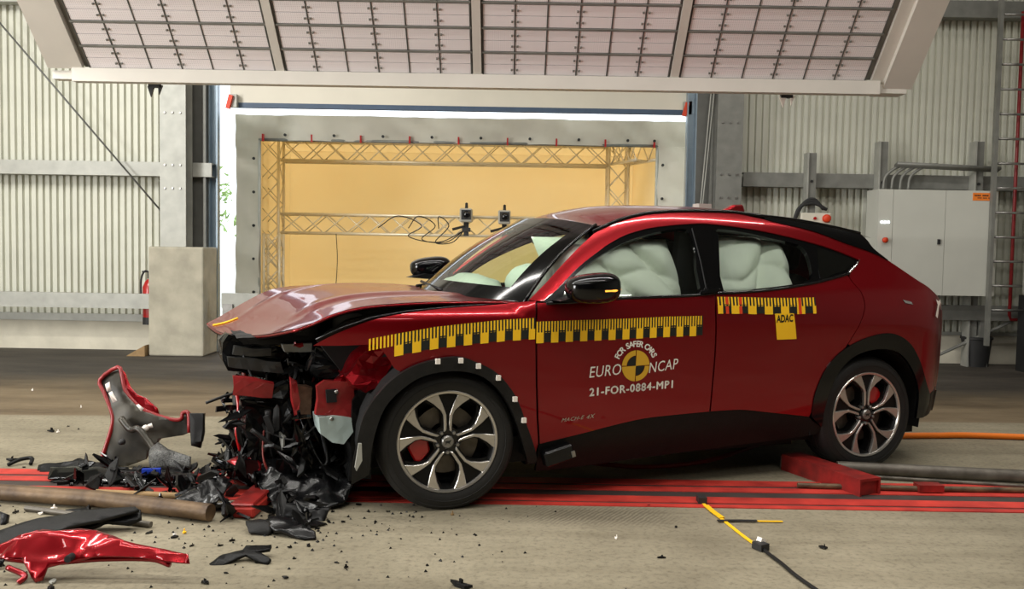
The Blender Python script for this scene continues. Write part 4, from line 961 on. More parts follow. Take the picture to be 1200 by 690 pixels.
    # black roof moulding
    mb = MB(); mb.tube([(u, side * (S(u, w) - .002), w + .004) for u, w in [(.9, 1.455)] + E_edge], 0.011, 8); mb.build('roof_moulding', M['gloss'], car, True)
    # black spoiler cheek
    bk = loop(cr(d['edge'][9:], 3), cr(d['spoiler_back'], 3)[1:], cr(d['black_lo'], 3)[::-1])
    panel('spoiler_cheek', bk, M['gloss'], side=side, off=0.006, thick=0.03)
    # fuel/charge and shut gap liners behind the panels
    inn = loop([(-.35, .80), (0.2, 0.86), (.47, .9), (.47, .25), (1.55, .30), (2.2, .3), (2.2, .62), (2.5, .86), (3.0, .9), (3.15, .6), (3.15, 1.0), (2.6, 1.18), (1.5, 1.06), (.5, 1.03), (-.2, 1.0)])
    panel('inner_liner', inn, M['dark'], side=side, off=-0.05, thick=0.0)
    if side == NEAR:
        nfender, nfdoor, nrdoor, nquarter, narch = fender, fdoor, rdoor, quarter, fal

# ---- roof, windshield, hatch
def edge_w(u): return interp(u, [p[0] for p in E_edge] + [2.7947, 2.8204, 2.9039], [p[1] for p in E_edge] + [1.4404, 1.3923, 1.321])
def crown(u): return interp(u, [.7, 1.0, 1.3, 1.7, 2.3, 2.76, 3.2], [.05, .055, .06, .055, .06, .05, .03])
def roof_pt(a, b):
    v = -1 + 2 * b
    uc = 0.80 + (2.76 - .80) * a; ue = 0.93 + (2.76 - .93) * a      # header bows forward at the centre
    u = ue + (uc - ue) * (1 - v * v)
    w = edge_w(ue) ; h = S(ue, w)
    wr = w + crown(ue) * (1 - abs(v) ** 2.2)
    return (u, v * h, wr)
mb = MB(); mb.grid(roof_pt, 30, 24)
mb.build('roof', M['red'], car, True)
def hdr(v):
    b = (v + 1) / 2; return Vector(roof_pt(0, b))
def cowl(v):
    return Vector((0.10 + 0.34 * abs(v) ** 2.2, v * 0.80, 1.062 - 0.004 * abs(v) + 0.018 * (1 - v * v)))
def ws_pt(a, b):
    v = -1 + 2 * b
    p = cowl(v).lerp(hdr(v), a)
    bow = 0.035 * sin(pi * a)
    return tuple(p + Vector((-0.7 * bow, 0, 0.7 * bow)))
mb = MB(); mb.grid(ws_pt, 20, 28)
mb.mi = [1 if (i < 3 or min(i / 20, 1 - i / 20 - .05) < 0.06 or min(j / 28, 1 - (j + 1) / 28) < 0.055) else 0 for i in range(20) for j in range(28)]
wsd = mb.build('windshield', [M['wsglass'], M['gloss']], car, True)
mb = MB()
mb.tube([Vector(ws_pt(a / 12, 0.995)) + Vector((-.004, 0, .008)) for a in range(13)], 0.012, 6)
mb.build('pillar_strip_or_glint', M['chrome'], wsd, True)  # bright strip added to imitate the reflection along the far pillar edge
mb = MB()
mb.tube([Vector(ws_pt(a / 12, 0.0)) + Vector((0, -.004, .006)) for a in range(13)], 0.010, 6)
mb.build('pillar_strip_or_glint', M['gloss'], wsd, True)
for j, v0 in enumerate((-.35, .3)):
    mb = MB(); mb.tube([Vector(ws_pt(0.02, (v0 + 1) / 2)) + Vector((-.01, 0, .02)), Vector(ws_pt(0.07, (v0 + 1.75) / 2)) + Vector((-.01, 0, .02))], 0.009, 6); mb.build('wiper', M['black'], wsd, True)
# hatch: from the spoiler down to the tail
hatch_prof = d['spoiler_back'][:] + d['tail_top'][1:] + [(3.30, 1.08), (3.345, 1.0)]
def hatch_pt(a, b):
    v = -1 + 2 * b; n = len(hatch_prof) - 1
    t = a * n; i = min(int(t), n - 1); f = t - i
    u = hatch_prof[i][0] * (1 - f) + hatch_prof[i + 1][0] * f; w = hatch_prof[i][1] * (1 - f) + hatch_prof[i + 1][1] * f
    h = S(u, w) - .003
    k = 1 - abs(v) ** 2.4
    return (u + .13 * k * (0.4 + a * .6), v * h, w + .035 * k * (1 - a))
mb = MB(); mb.grid(hatch_pt, 18, 24)
hat = mb.build('hatch', M['red'], car, True)
mb = MB(); mb.grid(lambda a, b: tuple(Vector(hatch_pt(.05 + .42 * a, .12 + .76 * b)) + Vector((.006, 0, .008))), 8, 16); mb.build('rear_window', M['glassdark'], hat, True)
mb = MB()
def spoil(a, b):
    v = -1 + 2 * b; p = Vector(roof_pt(1, b)); q = p + Vector((.17 * (1 - .25 * v * v) * a, 0, -.035 * a)); return tuple(q + Vector((0, 0, .004)))
mb.grid(spoil, 4, 20); mb.grid(lambda a, b: tuple(Vector(spoil(a, b)) + Vector((0, 0, -.03))), 4, 20, True)
mb.build('roof_spoiler', M['gloss'], car, True, 40)
# tail closing panel
def tail_pt(a, b):
    w = .33 + (1.0 - .33) * a; h = S(3.345, w); t = pi * b
    return (3.345 + .15 * sin(t), -h * cos(t), w)
mb = MB(); mb.grid(tail_pt, 12, 20, True); tl = mb.build('rear_bumper', M['red'], car, True)
mb = MB(); mb.grid(lambda a, b: tuple(Vector(tail_pt(.0 + .2 * a, b)) * 1.0 + Vector((.012, 0, 0))), 3, 20, True); mb.build('bumper_insert', M['black'], tl, True)
for s in (-1, 1):
    tlm = on_body('tail_lamp', [(3.27, 1.05), (3.34, 1.045), (3.352, .93), (3.335, .90), (3.315, 1.0)], [(0, 1, 2, 3, 4)], M['redlens'], nquarter if s < 0 else car, .006, s)
crk = on_body('lamp_glint', [(3.225, 1.075), (3.255, 1.062), (3.29, 1.072), (3.29, 1.05), (3.262, 1.037), (3.235, .955), (3.21, .97), (3.238, 1.04)], [tuple(range(8))], M['white'], nquarter, .012)  # pale patch painted as the glint of the broken lamp end
crk['label'] = 'pale painted glint on the broken end of the tail lamp'
on_body('charge_flap', [(2.93, 1.075), (3.0, 1.062), (3.01, 1.045), (2.95, 1.055)], [(0, 1, 2, 3)], M['chrome'], nquarter, .004)
# shark fin antenna
mb = MB(); mb.prism([(0, 0), (.20, 0), (.18, .055), (.10, .05)], -.03, .03, Matrix.Translation((2.15, -.08, 1.625)) @ RX)
o = mb.build('antenna_fin', M['red'], car); o.modifiers.new('b', 'BEVEL').width = 0.012
mb = MB(); mb.box((2.08, .02, 1.655), (.10, .08, .05)); mb.build('roof_sensor_box', M['camgrey'], car)
# underbody
mb = MB(); mb.bx(-.30, 3.2, -.80, .80, .20, .34); mb.build('underbody', M['dark'], car)
mb = MB(); mb.bx(.50, 2.30, -.72, .72, .16, .22); mb.build('battery_tray', M['dark'], car)

# ---- test tape and lettering on the near side
def tape(name, parent, line, hh, n_tick, first=0, ticks_only_until=-1, orange=()):
    xs = [p[0] for p in line]; ys = [p[1] for p in line]
    u0, u1 = xs[0], xs[-1]; L_ = (u1 - u0) / n_tick
    V, F, mi = [], [], []
    def quad(a, b, t0, t1, k, o_=0):
        n0 = len(V)
        for uu, tt in ((a, t0), (b, t0), (b, t1), (a, t1)):
            V.append((uu, interp(uu, xs, ys) - tt))
        F.append((n0, n0 + 1, n0 + 2, n0 + 3)); mi.append(k)
    for k in range(n_tick):
        a = u0 + k * L_
        quad(a + .02 * L_, a + .52 * L_, 0, hh * .52, 0)
        if k > ticks_only_until: quad(a + .52 * L_, a + L_ * 1.02, 0, hh * .52, 1)
        if k > ticks_only_until:
            ph = ((k - first) % 5); yel = ph < 2.5
            if ph == 2:
                quad(a, a + L_ * .5, hh * .5, hh, 0); quad(a + L_ * .5, a + L_, hh * .44, hh * .96, 1)
            else: quad(a, a + L_, hh * (.5 if yel else .44), hh * (1 if yel else .96), 0 if yel else 1)
    for k in orange:
        a = u0 + k * L_; n0 = len(V)
        for uu, tt in ((a, 0), (a + L_ * .9, 0), (a + L_ * .9, hh), (a, hh)): V.append((uu, interp(uu, xs, ys) - tt))
        F.append((n0, n0 + 1, n0 + 2, n0 + 3)); mi.append(2)
    # orange marks sit above the tape
    o = on_body(name, V, F, [M['yellow'], M['tapeblk'], M['orange']], parent, .003, -1, mi)
    if orange:
        me = o.data
        for p in me.polygons:
            if p.material_index == 2:
                for vi in p.vertices: me.vertices[vi].co.y -= .002
    o['label'] = 'yellow and black measuring tape stuck along the panel'
    return o
tape('measuring_tape', nfender, d['tape_fender'], .112, 49, 7, 6)
tape('measuring_tape', nfdoor, d['tape_door'], .114, 60, 0)
tape('measuring_tape', nrdoor, d['tape_rear'], .096, 30, 4, -1, (2.3, 6.3, 24.5))
def lettering(txt, p0, p1, ptop, mt, parent, name, bold=0.0, shear=0.0, space=1.0, off=.004):
    vs, fs = text_mesh(txt, 1.0, 0.0, shear, 'LEFT', 0, space)
    if bold:      # heavier strokes: the same outline laid down several times, a hair apart
        n0 = len(vs); f0 = list(fs); v0 = list(vs)
        for sx_, sy_ in ((1, 0), (-1, 0), (0, 1), (0, -1)):
            b0 = len(vs); vs += [(x + bold * sx_, y + bold * sy_, z) for x, y, z in v0]; fs += [tuple(b0 + i for i in f) for f in f0]
    x0 = min(v[0] for v in vs); x1 = max(v[0] for v in vs); y1 = max(v[1] for v in vs); y0 = min(v[1] for v in vs)
    L_ = Vector(p1) - Vector(p0)
    hgt = ptop
    V = []
    for x, y, z in vs:
        a = (x - x0) / (x1 - x0); b = (y - y0) / (y1 - y0)
        V.append((p0[0] + L_.x * a, p0[1] + L_.y * a + hgt * b))
    return on_body(name, V, fs, mt, parent, off)
lettering('EURO', d['euro'][0], d['euro'][1], .060, M['white'], nfdoor, 'lettering', 0.0, .12, 1.05)
lettering('NCAP', d['ncap'][0], d['ncap'][1], .058, M['white'], nfdoor, 'lettering', 0.0, .12, 1.05)
lettering('21-FOR-0884-MP1', d['code'][0], d['code'][1], .046, M['white'], nfdoor, 'lettering', 0.032, 0, 1.14)
# round target
cx_, cw_ = d['logo_c'][0]
def sector(r0, r1, a0, a1, n=12):
    V = []; F = []
    for k in range(n + 1):
        a = a0 + (a1 - a0) * k / n
        V += [(cx_ + r0 * cos(a), cw_ + r0 * sin(a)), (cx_ + r1 * cos(a), cw_ + r1 * sin(a))]
    for k in range(n): F.append((2 * k, 2 * k + 1, 2 * k + 3, 2 * k + 2))
    return V, F
tg = None
def add_sectors(lst, mts, name):
    V, F, mi = [], [], []
    for (r0, r1, a0, a1, k) in lst:
        v, f = sector(r0, r1, radians(a0), radians(a1)); b = len(V); V += v; F += [tuple(b + i for i in q) for q in f]; mi += [k] * len(f)
    return on_body(name, V, F, mts, nfdoor, .005, -1, mi)
R_ = .086
add_sectors([(.0, R_, 2, 88, 0), (.0, R_, 182, 268, 0), (R_ * .66, R_, 92, 178, 0), (0, R_ * .62, 92, 178, 1), (R_ * .66, R_, 272, 358, 0), (0, R_ * .62, 272, 358, 1)],
            [mat('target_yellow', (214, 166, 42), 0.5), M['tapeblk']], 'round_target')
# words on an arc above the target
V, F = [], []
word = 'FOR SAFER CARS'; nA = len(word); a0, a1 = 158, 22
adv = {'F': .95, 'O': 1.25, 'R': 1.05, ' ': .62, 'S': 1.0, 'A': 1.05, 'E': .95, 'C': 1.1}
tot = sum(adv[c] for c in word); acc = 0
for c in word:
    a = radians(a0 + (a1 - a0) * (acc + adv[c] / 2) / tot); acc += adv[c]
    if c == ' ': continue
    vs, fs = text_mesh(c, .046, .0012)
    mxx = (min(v[0] for v in vs) + max(v[0] for v in vs)) / 2
    rr_ = .106; b = len(V)
    for x, y, z in vs:
        x -= mxx; th = a - pi / 2
        V.append((cx_ + rr_ * 1.06 * cos(a) + x * cos(th) - y * sin(th), cw_ + rr_ * sin(a) + x * sin(th) + y * cos(th)))
    F += [tuple(b + i for i in q) for q in fs]
on_body('lettering', V, F, M['white'], nfdoor, .004)
# yellow tag on the rear door
ad = d['adac']
V = []; F = []
for k in range(7):
    t = k / 6
    V += [tuple(Vector(ad[0]).lerp(Vector(ad[3]), t)), tuple(Vector(ad[1]).lerp(Vector(ad[2]), t))]
for k in range(6): F.append((2 * k, 2 * k + 1, 2 * k + 3, 2 * k + 2))
tagp = on_body('yellow_tag', V, F, M['yellow'], nrdoor, .0035)
lettering('ADAC', (ad[0][0] + .012, .945), (ad[1][0] - .006, .950), .046, M['tapeblk'], nrdoor, 'lettering', 0.03, 0, 1.0, .0055)
lettering('MACH-E', d['badge'][0], (d['badge'][0][0] + .135, d['badge'][0][1] + .011), .020, M['alloy'], nfdoor, 'door_badge', 0, .35, 1.1)
lettering('4X', (d['badge'][0][0] + .148, d['badge'][0][1] + .009), d['badge'][1], .022, M['alloy'], nfdoor, 'door_badge', 0, .35, 1.1)
# door pull and pillar strips
mb = MB(); mb.prism([(1.47, 1.118), (1.50, 1.145), (1.585, 1.152), (1.60, 1.138), (1.57, 1.122)], S(1.53, 1.13) - .01, S(1.53, 1.13) + .035, RX)
o = mb.build('door_pull', M['gloss'], nfdoor); o.modifiers.new('b', 'BEVEL').width = 0.008
mb = MB(); mb.tube([(1.537, -S(1.537, 1.49) + .002, 1.49), (1.535, -S(1.53, 1.3) + .002, 1.3), (1.52, -S(1.52, 1.12) + .002, 1.12)], .004, 6); mb.build('pillar_gap', M['dark'], nfdoor)

# wing mirrors
def ellip(mb, c, r, nu=14, nv=20, warp=None):
    def f(a, b):
        th = pi * a; ph = 2 * pi * b
        p = Vector((cos(ph) * sin(th), sin(ph) * sin(th), cos(th)))
        if warp: p = warp(p)
        return tuple(Vector(c) + Vector((p.x * r[0], p.y * r[1], p.z * r[2])))
    mb.grid(f, nu, nv, False); return mb
def mirror(parent, s, du=0.0, dw=0.0):
    def wp(p):
        x = p.x; z = p.z
        sg_ = lambda t, e: (abs(t) ** e) * (1 if t > 0 else -1)
        x2 = sg_(x, .75); z2 = sg_(z, .72)
        z2 *= (.62 + .38 * (x2 + 1) / 2) if z > 0 else 1
        return Vector((x2, sg_(p.y, .8), z2))
    y = s * 1.04
    mb = MB(); ellip(mb, (.735, y, 1.160), (.150, .105, .090), 16, 24, wp); o = mb.build('wing_mirror', M['gloss'], parent, True)
    mb = MB(); mb.prism([(.55, 1.085), (.66, 1.115), (.80, 1.10), (.66, 1.078)], S(.6, 1.09) - .03, 1.04, RX if s < 0 else Matrix.Rotation(-pi / 2, 4, 'X') @ Matrix.Scale(-1, 4, (0, 1, 0))); mb.build('mirror_arm', M['black'], o)
    mb = MB(); mb.tube([(.755, y + s * .102, 1.143), (.82, y + s * .094, 1.145), (.874, y + s * .045, 1.149)], [.005, .006, .005], 8); mb.build('indicator', M['amber'], o, True)
    mb = MB(); mb.tube([(.62, y + s * .07, 1.162), (.68, y + s * .095, 1.187), (.76, y + s * .093, 1.200), (.84, y + s * .075, 1.195)], .003, 6); mb.build('mirror_cap_seam', M['chrome'], o, True)
    o.location = (du, 0, dw)
    return o
mirror(nfdoor, -1); mirror(car, 1, -.29, .05)
# triangular mirror foot
panel('mirror_sail', [(.50, 1.075), (.60, 1.075), (.665, 1.17), (.645, 1.175)], M['black'], nfdoor, -1, .004, .01)

# ---- wheels
def wheel(name, u, s, caliper_ang, turn=0.0):
    R0 = .362
    t = bpy.data.objects.new(name, None); col.objects.link(t); t.parent = car; t.empty_display_size = .1
    t.location = (u, s * .80, R0 - .004)
    # local: +Y inwards for near side ; outer face at y=-.115
    t.rotation_euler = (0, 0, (0 if s < 0 else pi) + turn)
    mb = MB()
    prof = [(.262, -.105), (.268, -.112), (.285, -.117), (.315, -.118), (.338, -.110), (.350, -.098), (.358, -.085), (R0, -.06)]
    for y in (-.045, -.015, .015, .045):
        prof += [(R0, y - .012), (R0, y + .008), (R0 - .008, y + .009), (R0 - .008, y + .013)]
    prof += [(R0, .06), (.350, .098), (.315, .118), (.285, .117), (.262, .105)]
    mb.lathe(prof, 72); mb.build('tyre', M['rubber'], t, True, 30)
    mb = MB(); mb.lathe([(.305, -.1195), (.306, -.1205), (.309, -.1205), (.310, -.119)], 60); mb.lathe([(.335, -.1115), (.336, -.1125), (.338, -.1115)], 60); mb.build('sidewall_ring', M['rubber'], t)
    mb = MB(); mb.lathe([(.262, -.104), (.266, -.112), (.262, -.116), (.252, -.114), (.248, -.104)], 72); mb.build('rim_lip', M['alloy'], t, True, 40)
    mb = MB(); mb.lathe([(.250, -.104), (.236, -.08), (.228, .0), (.24, .1), (.262, .104)], 60); mb.build('rim_barrel', M['black'], t, True, 40)
    FY = Matrix.Rotation(pi / 2, 4, 'X')          # prism z -> -y
    def pol(r, a): return (r * cos(radians(a)), r * sin(radians(a)))
    for k in range(5):
        A = 90 + 72 * k
        for sg in (1, -1):
            pl_ = [pol(.252, A + sg * 12), pol(.20, A + sg * 8.5), pol(.14, A + sg * 3.5), pol(.09, A + sg * 4), pol(.06, A + sg * 8), pol(.054, A + sg * 22), pol(.085, A + sg * 14), pol(.14, A + sg * 10), pol(.167, A + sg * 13), pol(.21, A + sg * 21), pol(.252, A + sg * 28)]
            mb = MB(); mb.prism(pl_, .085, .108, FY); o = mb.build('spoke', M['alloy'], t); o.modifiers.new('b', 'BEVEL').width = .003
        pl_ = [pol(.252, A + 12), pol(.20, A + 8.5), pol(.14, A + 4), pol(.07, A + 7), pol(.07, A - 7), pol(.14, A - 4), pol(.20, A - 8.5), pol(.252, A - 12)]
        mb = MB(); mb.prism(pl_, .06, .095, FY); mb.build('spoke_pocket', M['black'], t)
        # dark flanks of the windows
        mb = MB()
        for sg in (1, -1):
            mb.prism([pol(.251, A + sg * 28), pol(.21, A + sg * 21), pol(.167, A + sg * 13), pol(.14, A + sg * 10), pol(.085, A + sg * 14), pol(.06, A + sg * 26), pol(.066, A + sg * 33), pol(.09, A + sg * 19), pol(.14, A + sg * 13), pol(.17, A + sg * 17), pol(.21, A + sg * 25), pol(.25, A + sg * 33)], .03, .085, FY)
        mb.build('spoke_flank', M['black'], t)
        mb = MB(); a = radians(A + 36); mb.lathe([(0, -.112), (.008, -.112), (.0105, -.106), (.0105, -.08)], 6, Matrix.Translation((.055 * cos(a), 0, .055 * sin(a)))); mb.build('lug_nut', M['steel'], t)
    mb = MB(); mb.lathe([(0, -.09), (.074, -.09), (.078, -.05), (.078, .05), (0, .05)], 30); mb.build('hub', M['gloss'], t, True, 40)
    mb = MB(); mb.lathe([(0, -.116), (.026, -.116), (.032, -.110), (.032, -.09)], 28); mb.build('centre_cap', M['steel'], t, True, 40)
    mb = MB(); mb.prism([(-.018, .002), (-.006, .007), (.006, .006), (.018, .013), (.012, .002), (.008, -.006), (.016, -.016), (.004, -.006), (-.006, -.004), (-.016, -.014), (-.010, -.003)], .1165, .1185, FY); mb.build('cap_emblem', M['tapeblk'], t)
    mb = MB(); mb.lathe([(.09, -.03), (.178, -.03), (.178, -.008), (.09, -.008)], 48, closed=True); mb.build('brake_disc', M['disc'], t, True, 40)
    ca = caliper_ang
    pl_ = [pol(r, ca + a) for r, a in ((.10, -24), (.14, -29), (.195, -27), (.203, 0), (.195, 27), (.14, 29), (.10, 24))]
    mb = MB(); mb.prism(pl_, .0, .062, FY); o = mb.build('brake_caliper', M['extred'], t); o.modifiers.new('b', 'BEVEL').width = .01
    mb = MB(); mb.lathe([(.0, .02), (.25, .02), (.25, .10), (0, .10)], 32); mb.build('wheel_backing', M['dark'], t)
    return t
wheel('front_wheel', 0.0, -1, 190, radians(-5)); wheel('rear_wheel', 2.715, -1, 48)
wheel('front_wheel', 0.05, 1, 10); wheel('rear_wheel', 2.715, 1, 120)
# wheel wells
for u in (0.0, 2.72):
    for s in (-1, 1):
        mb = MB(); mb.grid(lambda a, b: (u + .44 * cos(pi * (a * 1.16 - .08)), s * (.50 + .40 * b), .36 + .44 * sin(pi * (a * 1.16 - .08))), 18, 2); mb.add([(u - .46, s * .5, .15), (u + .46, s * .5, .15), (u + .46, s * .5, .84), (u - .46, s * .5, .84)], [(0, 1, 2, 3)])
        mb.build('wheel_well', M['dark'], car)

# ================================================================== HOOD, WRECKED FRONT, CABIN
def sample(prof, t):
    P = prof; n = len(P) - 1; x = t * n; i = min(int(x), n - 1); f = x - i
    return Vector(P[i]).lerp(Vector(P[i + 1]), f)
hn = cr([(-.75, -.74, .943), (-.68, -.74, .966), (-.57, -.745, 1.013), (-.46, -.75, 1.042), (-.33, -.755, 1.058), (-.08, -.76, 1.070), (.16, -.765, 1.073), (.42, -.77, 1.071)], 5)
hm = cr([(-.985, -.02, .840), (-.87, -.02, .915), (-.75, -.02, .99), (-.60, -.02, 1.055), (-.42, -.02, 1.092), (-.18, -.02, 1.105), (.02, -.02, 1.100), (.13, 0, 1.084)], 5)
hf = cr([(-1.118, .60, .858), (-1.045, .60, .897), (-.90, .60, .985), (-.745, .61, 1.062), (-.58, .63, 1.09), (-.30, .66, 1.097), (.02, .70, 1.092), (.36, .74, 1.078)], 5)
def hood_pt(a, b):
    p, q, r = sample(hn, a), sample(hm, a), sample(hf, a)
    v = -1 + 2 * b
    L0, L1, L2 = v * (v - 1) / 2, 1 - v * v, v * (v + 1) / 2
    o = p * L0 + q * L1 + r * L2
    # raised centre panel with two crisp ridges that run back to the cowl
    rid = exp(-((abs(v) - .52) / .07) ** 2) * .012 + (0.010 / (1 + exp((abs(v) - .50) / .03)))
    rid *= min(1, max(0, (a - .12) * 4))
    rip = .003 * noise.noise((o.x * 5, o.y * 4, 1.7)) * (1 - a)
    return Vector((o.x, o.y, o.z + rid + rip))
mb = MB(); mb.grid(lambda a, b: tuple(hood_pt(a, b)), 44, 48)
hood = mb.build('hood', M['red'], car, True)
mb = MB(); mb.grid(lambda a, b: tuple(hood_pt(a, b) + Vector((0, 0, -.022))), 22, 24, True)
def hood_rim(mb):
    ring = [hood_pt(i / 30, 0) for i in range(31)] ; mb.tube([p + Vector((0, .004, -.010)) for p in ring], .008, 6)
    ring = [hood_pt(0, i / 30) for i in range(31)]; mb.tube([p + Vector((.004, 0, -.010)) for p in ring], .008, 6)
    ring = [hood_pt(i / 30, 1) for i in range(31)]; mb.tube([p + Vector((0, -.004, -.010)) for p in ring], .008, 6)
hood_in = mb.build('hood_inner', M['black'], hood, True)
mb = MB(); hood_rim(mb); mb.build('hood_hem', M['red'], hood, True)
mb = MB(); mb.tube([hood_pt(.02 + .13 * k / 6, .90 - .14 * k / 6 + .0) + Vector((0, 0, .004)) for k in range(7)], .005, 6); o = mb.build('yellow_tape_strip', M['yellow'], hood); o['label'] = 'short yellow tape strip at the hood corner'
# black seal and rail under the lifted hood edge
mb = MB(); mb.tube([(u, -.765, w) for u, w in ((-.66, .885), (-.52, .945), (-.38, .99), (-.2, 1.02), (.1, 1.045), (.4, 1.06))], .007, 8); mb.build('hood_seal', M['blackshine'], car, True)
mb = MB(); mb.prism([(-.62, .86), (-.45, .96), (-.2, 1.015), (.42, 1.05), (.46, .5), (-.4, .45), (-.5, .7)], .46, .54, RX); mb.build('inner_wing', M['dark'], car)
mb = MB(); mb.bx(-.36, .35, -.44, .58, .35, .98); mb.build('engine_bay', M['dark'], car)
mb = MB(); mb.prism([(-.62, .45), (-.45, .96), (-.2, 1.015), (.42, 1.05), (.46, .5)], -.60, -.50, RX); mb.build('inner_wing', M['dark'], car)

def refine(me, res, amp, freq, seed):
    bm = bmesh.new(); bm.from_mesh(me)
    for it in range(4):
        le = [e for e in bm.edges if e.calc_length() > res]
        if not le: break
        bmesh.ops.subdivide_edges(bm, edges=le, cuts=1, use_grid_fill=False)
        bmesh.ops.triangulate(bm, faces=[f for f in bm.faces if len(f.verts) > 4])
    sd = Vector((seed * 3.1, seed * 1.7, seed * .9))
    for v in bm.verts:
        p = v.co * freq + sd
        v.co += amp * (noise.noise_vector(p) + .5 * noise.noise_vector(p * 2.3))
    bm.to_mesh(me); bm.free(); me.update()
for k, (name, mt, v0, v1, amp, outl) in enumerate(FRONT):
    mb = MB(); mb.prism(outl, -v1, -v0, RX)
    o = mb.build(name, M[mt], car)
    if amp: refine(o.data, .06, amp, 7, k)
# round fixings on the apron
for (u, w) in ((-.535, .60), (-.43, .62), (-.43, .47), (-.56, .46)):
    mb = MB(); mb.lathe([(0, -.66), (.010, -.66), (.013, -.64), (.013, -.62)], 10, Matrix.Translation((u, 0, w))); mb.build('apron_bolt', M['steel'], car, True)
# loose broken trim hanging in the torn nose
rs = random.Random(21)
def shard_mesh(r, size, thick, elong=2.0):
    n = r.randint(4, 7); pts = []
    for k in range(n):
        a = 2 * pi * (k + r.uniform(-.3, .3)) / n; q = size * r.uniform(.55, 1.0)
        pts.append((q * elong ** .5 * cos(a), q / elong ** .5 * sin(a)))
    mb = MB(); mb.prism(pts, -thick / 2, thick / 2)
    if r.random() < .7:
        n2 = r.uniform(-.5, .5) * size; mb.box((n2, 0, thick), (size * .25, size * .5, thick * 2), rot=(0, 0, r.uniform(0, 3)))
    if r.random() < .5: mb.tube([(-size, 0, 0), (-size * .2, size * .1, size * .12), (size * .9, size * .2, 0)], size * .05, 5)
    bend = r.uniform(-.45, .45) / size / elong
    mb.v = [(x, y, z + bend * x * x * .5 + r.uniform(-1, 1) * thick * .3) for x, y, z in mb.v]
    return mb
def nose_pos(r):
    while True:
        u = r.uniform(-1.05, -.42); w = r.uniform(.06, .86); v = r.uniform(-.55, .35)
        if w > .50 and u < -.98 + .25 * (v < -.2): continue
        if u > -.62 and w > .45 and v < -.4: continue
        return Vector((u, v, w))
for k in range(230):
    p = nose_pos(rs); size = rs.uniform(.02, .06)
    o = shard_mesh(rs, size, rs.uniform(.006, .02), rs.uniform(1.4, 6)).build('broken_trim', M[rs.choice(['black', 'blackshine', 'blackshine', 'gloss', 'grain', 'dark'])], car)
    o.location = p; o.rotation_euler = (rs.uniform(0, 6.3), rs.uniform(0, 6.3), rs.uniform(0, 6.3))
for k in range(10):
    p = nose_pos(rs); o = shard_mesh(rs, rs.uniform(.03, .06), .01).build('broken_bracket', M[rs.choice(['steel', 'redplain', 'redplain', 'galvd', 'tank'])], car)
    o.location = p; o.rotation_euler = (rs.uniform(0, 6.3), rs.uniform(0, 6.3), rs.uniform(0, 6.3))
for k in range(44):
    p = nose_pos(rs); q = nose_pos(rs)
    if (q - p).length > .7: q = p + (q - p) * .5
    mid = (p + q) / 2 + Vector((rs.uniform(-.05, .05), -.06, -rs.uniform(.02, .15)))
    mb = MB(); mb.tube(cr([p, mid, q], 6), rs.choice([.006, .008, .012, .018]), 6)
    mb.build('wiring_hose', M[rs.choice(['cable', 'cable', 'blackshine', 'cable', 'cabrd'])], car, True)
mb = MB(); mb.tube(cr([(-1.0, -.12, .58), (-.985, -.16, .45), (-1.0, -.2, .33), (-.98, -.2, .22)], 6), .010, 6); mb.build('red_hose', M['extred'], car, True)
mb = MB(); mb.tube(cr([(-1.15, .0, .46), (-1.02, .02, .50), (-.9, 0, .52)], 6), .009, 6); mb.build('bent_hose', M['cable'], car, True)
# sill end cap
mb = MB(); mb.box((.60, -.93, .255), (.17, .07, .085), rot=(0, -.25, 0)); o = mb.build('sill_end_cap', M['blackshine'], car); o.modifiers.new('b', 'BEVEL').width = .01
mb = MB(); mb.box((.675, -.968, .262), (.02, .01, .032), rot=(0, -.25, 0)); mb.build('sill_glint', M['steel'], car)

# ---- cabin
mb = MB(); mb.bx(.30, 2.9, -.74, .74, .34, .42); mb.build('cabin_floor', M['inter'], car)
mb = MB(); mb.prism([(.30, .45), (.30, 1.03), (.55, 1.06), (.86, 1.02), (.90, .85), (.70, .6)], -.72, .72, RX); o = mb.build('dashboard', M['inter'], car); o.modifiers.new('b', 'BEVEL').width = .03
mb = MB()
def seat(u, v, h=.62, name='front_seat'):
    t = bpy.data.objects.new(name, None); col.objects.link(t); t.parent = car; t.location = (u, v, .40)
    mb = MB(); mb.box((0, 0, .12), (.50, .50, .20)); o = mb.build('cushion', M['seat'], t); o.modifiers.new('b', 'BEVEL').width = .06
    mb = MB(); mb.box((.30, 0, .50), (.16, .50, .66), rot=(0, .30, 0)); o = mb.build('backrest', M['seat'], t); b_ = o.modifiers.new('b', 'BEVEL'); b_.width = .06; b_.segments = 3
    mb = MB(); mb.box((.42, 0, .93), (.10, .26, .17), rot=(0, .25, 0)); o = mb.build('headrest', M['seat'], t); b_ = o.modifiers.new('b', 'BEVEL'); b_.width = .04; b_.segments = 3
for v in (-.37, .37): seat(1.15, v)
for v in (-.37, .37): seat(2.05, v, .6, 'rear_seat')
mb = MB(); mb.lathe([(.175, -.012), (.19, 0), (.175, .012), (.16, 0)], 32, Matrix.Translation((.96, -.37, 1.02)) @ Matrix.Rotation(radians(-62), 4, 'Y') @ Matrix.Rotation(pi / 2, 4, 'X'), True); mb.build('steering_wheel', M['inter'], car, True)
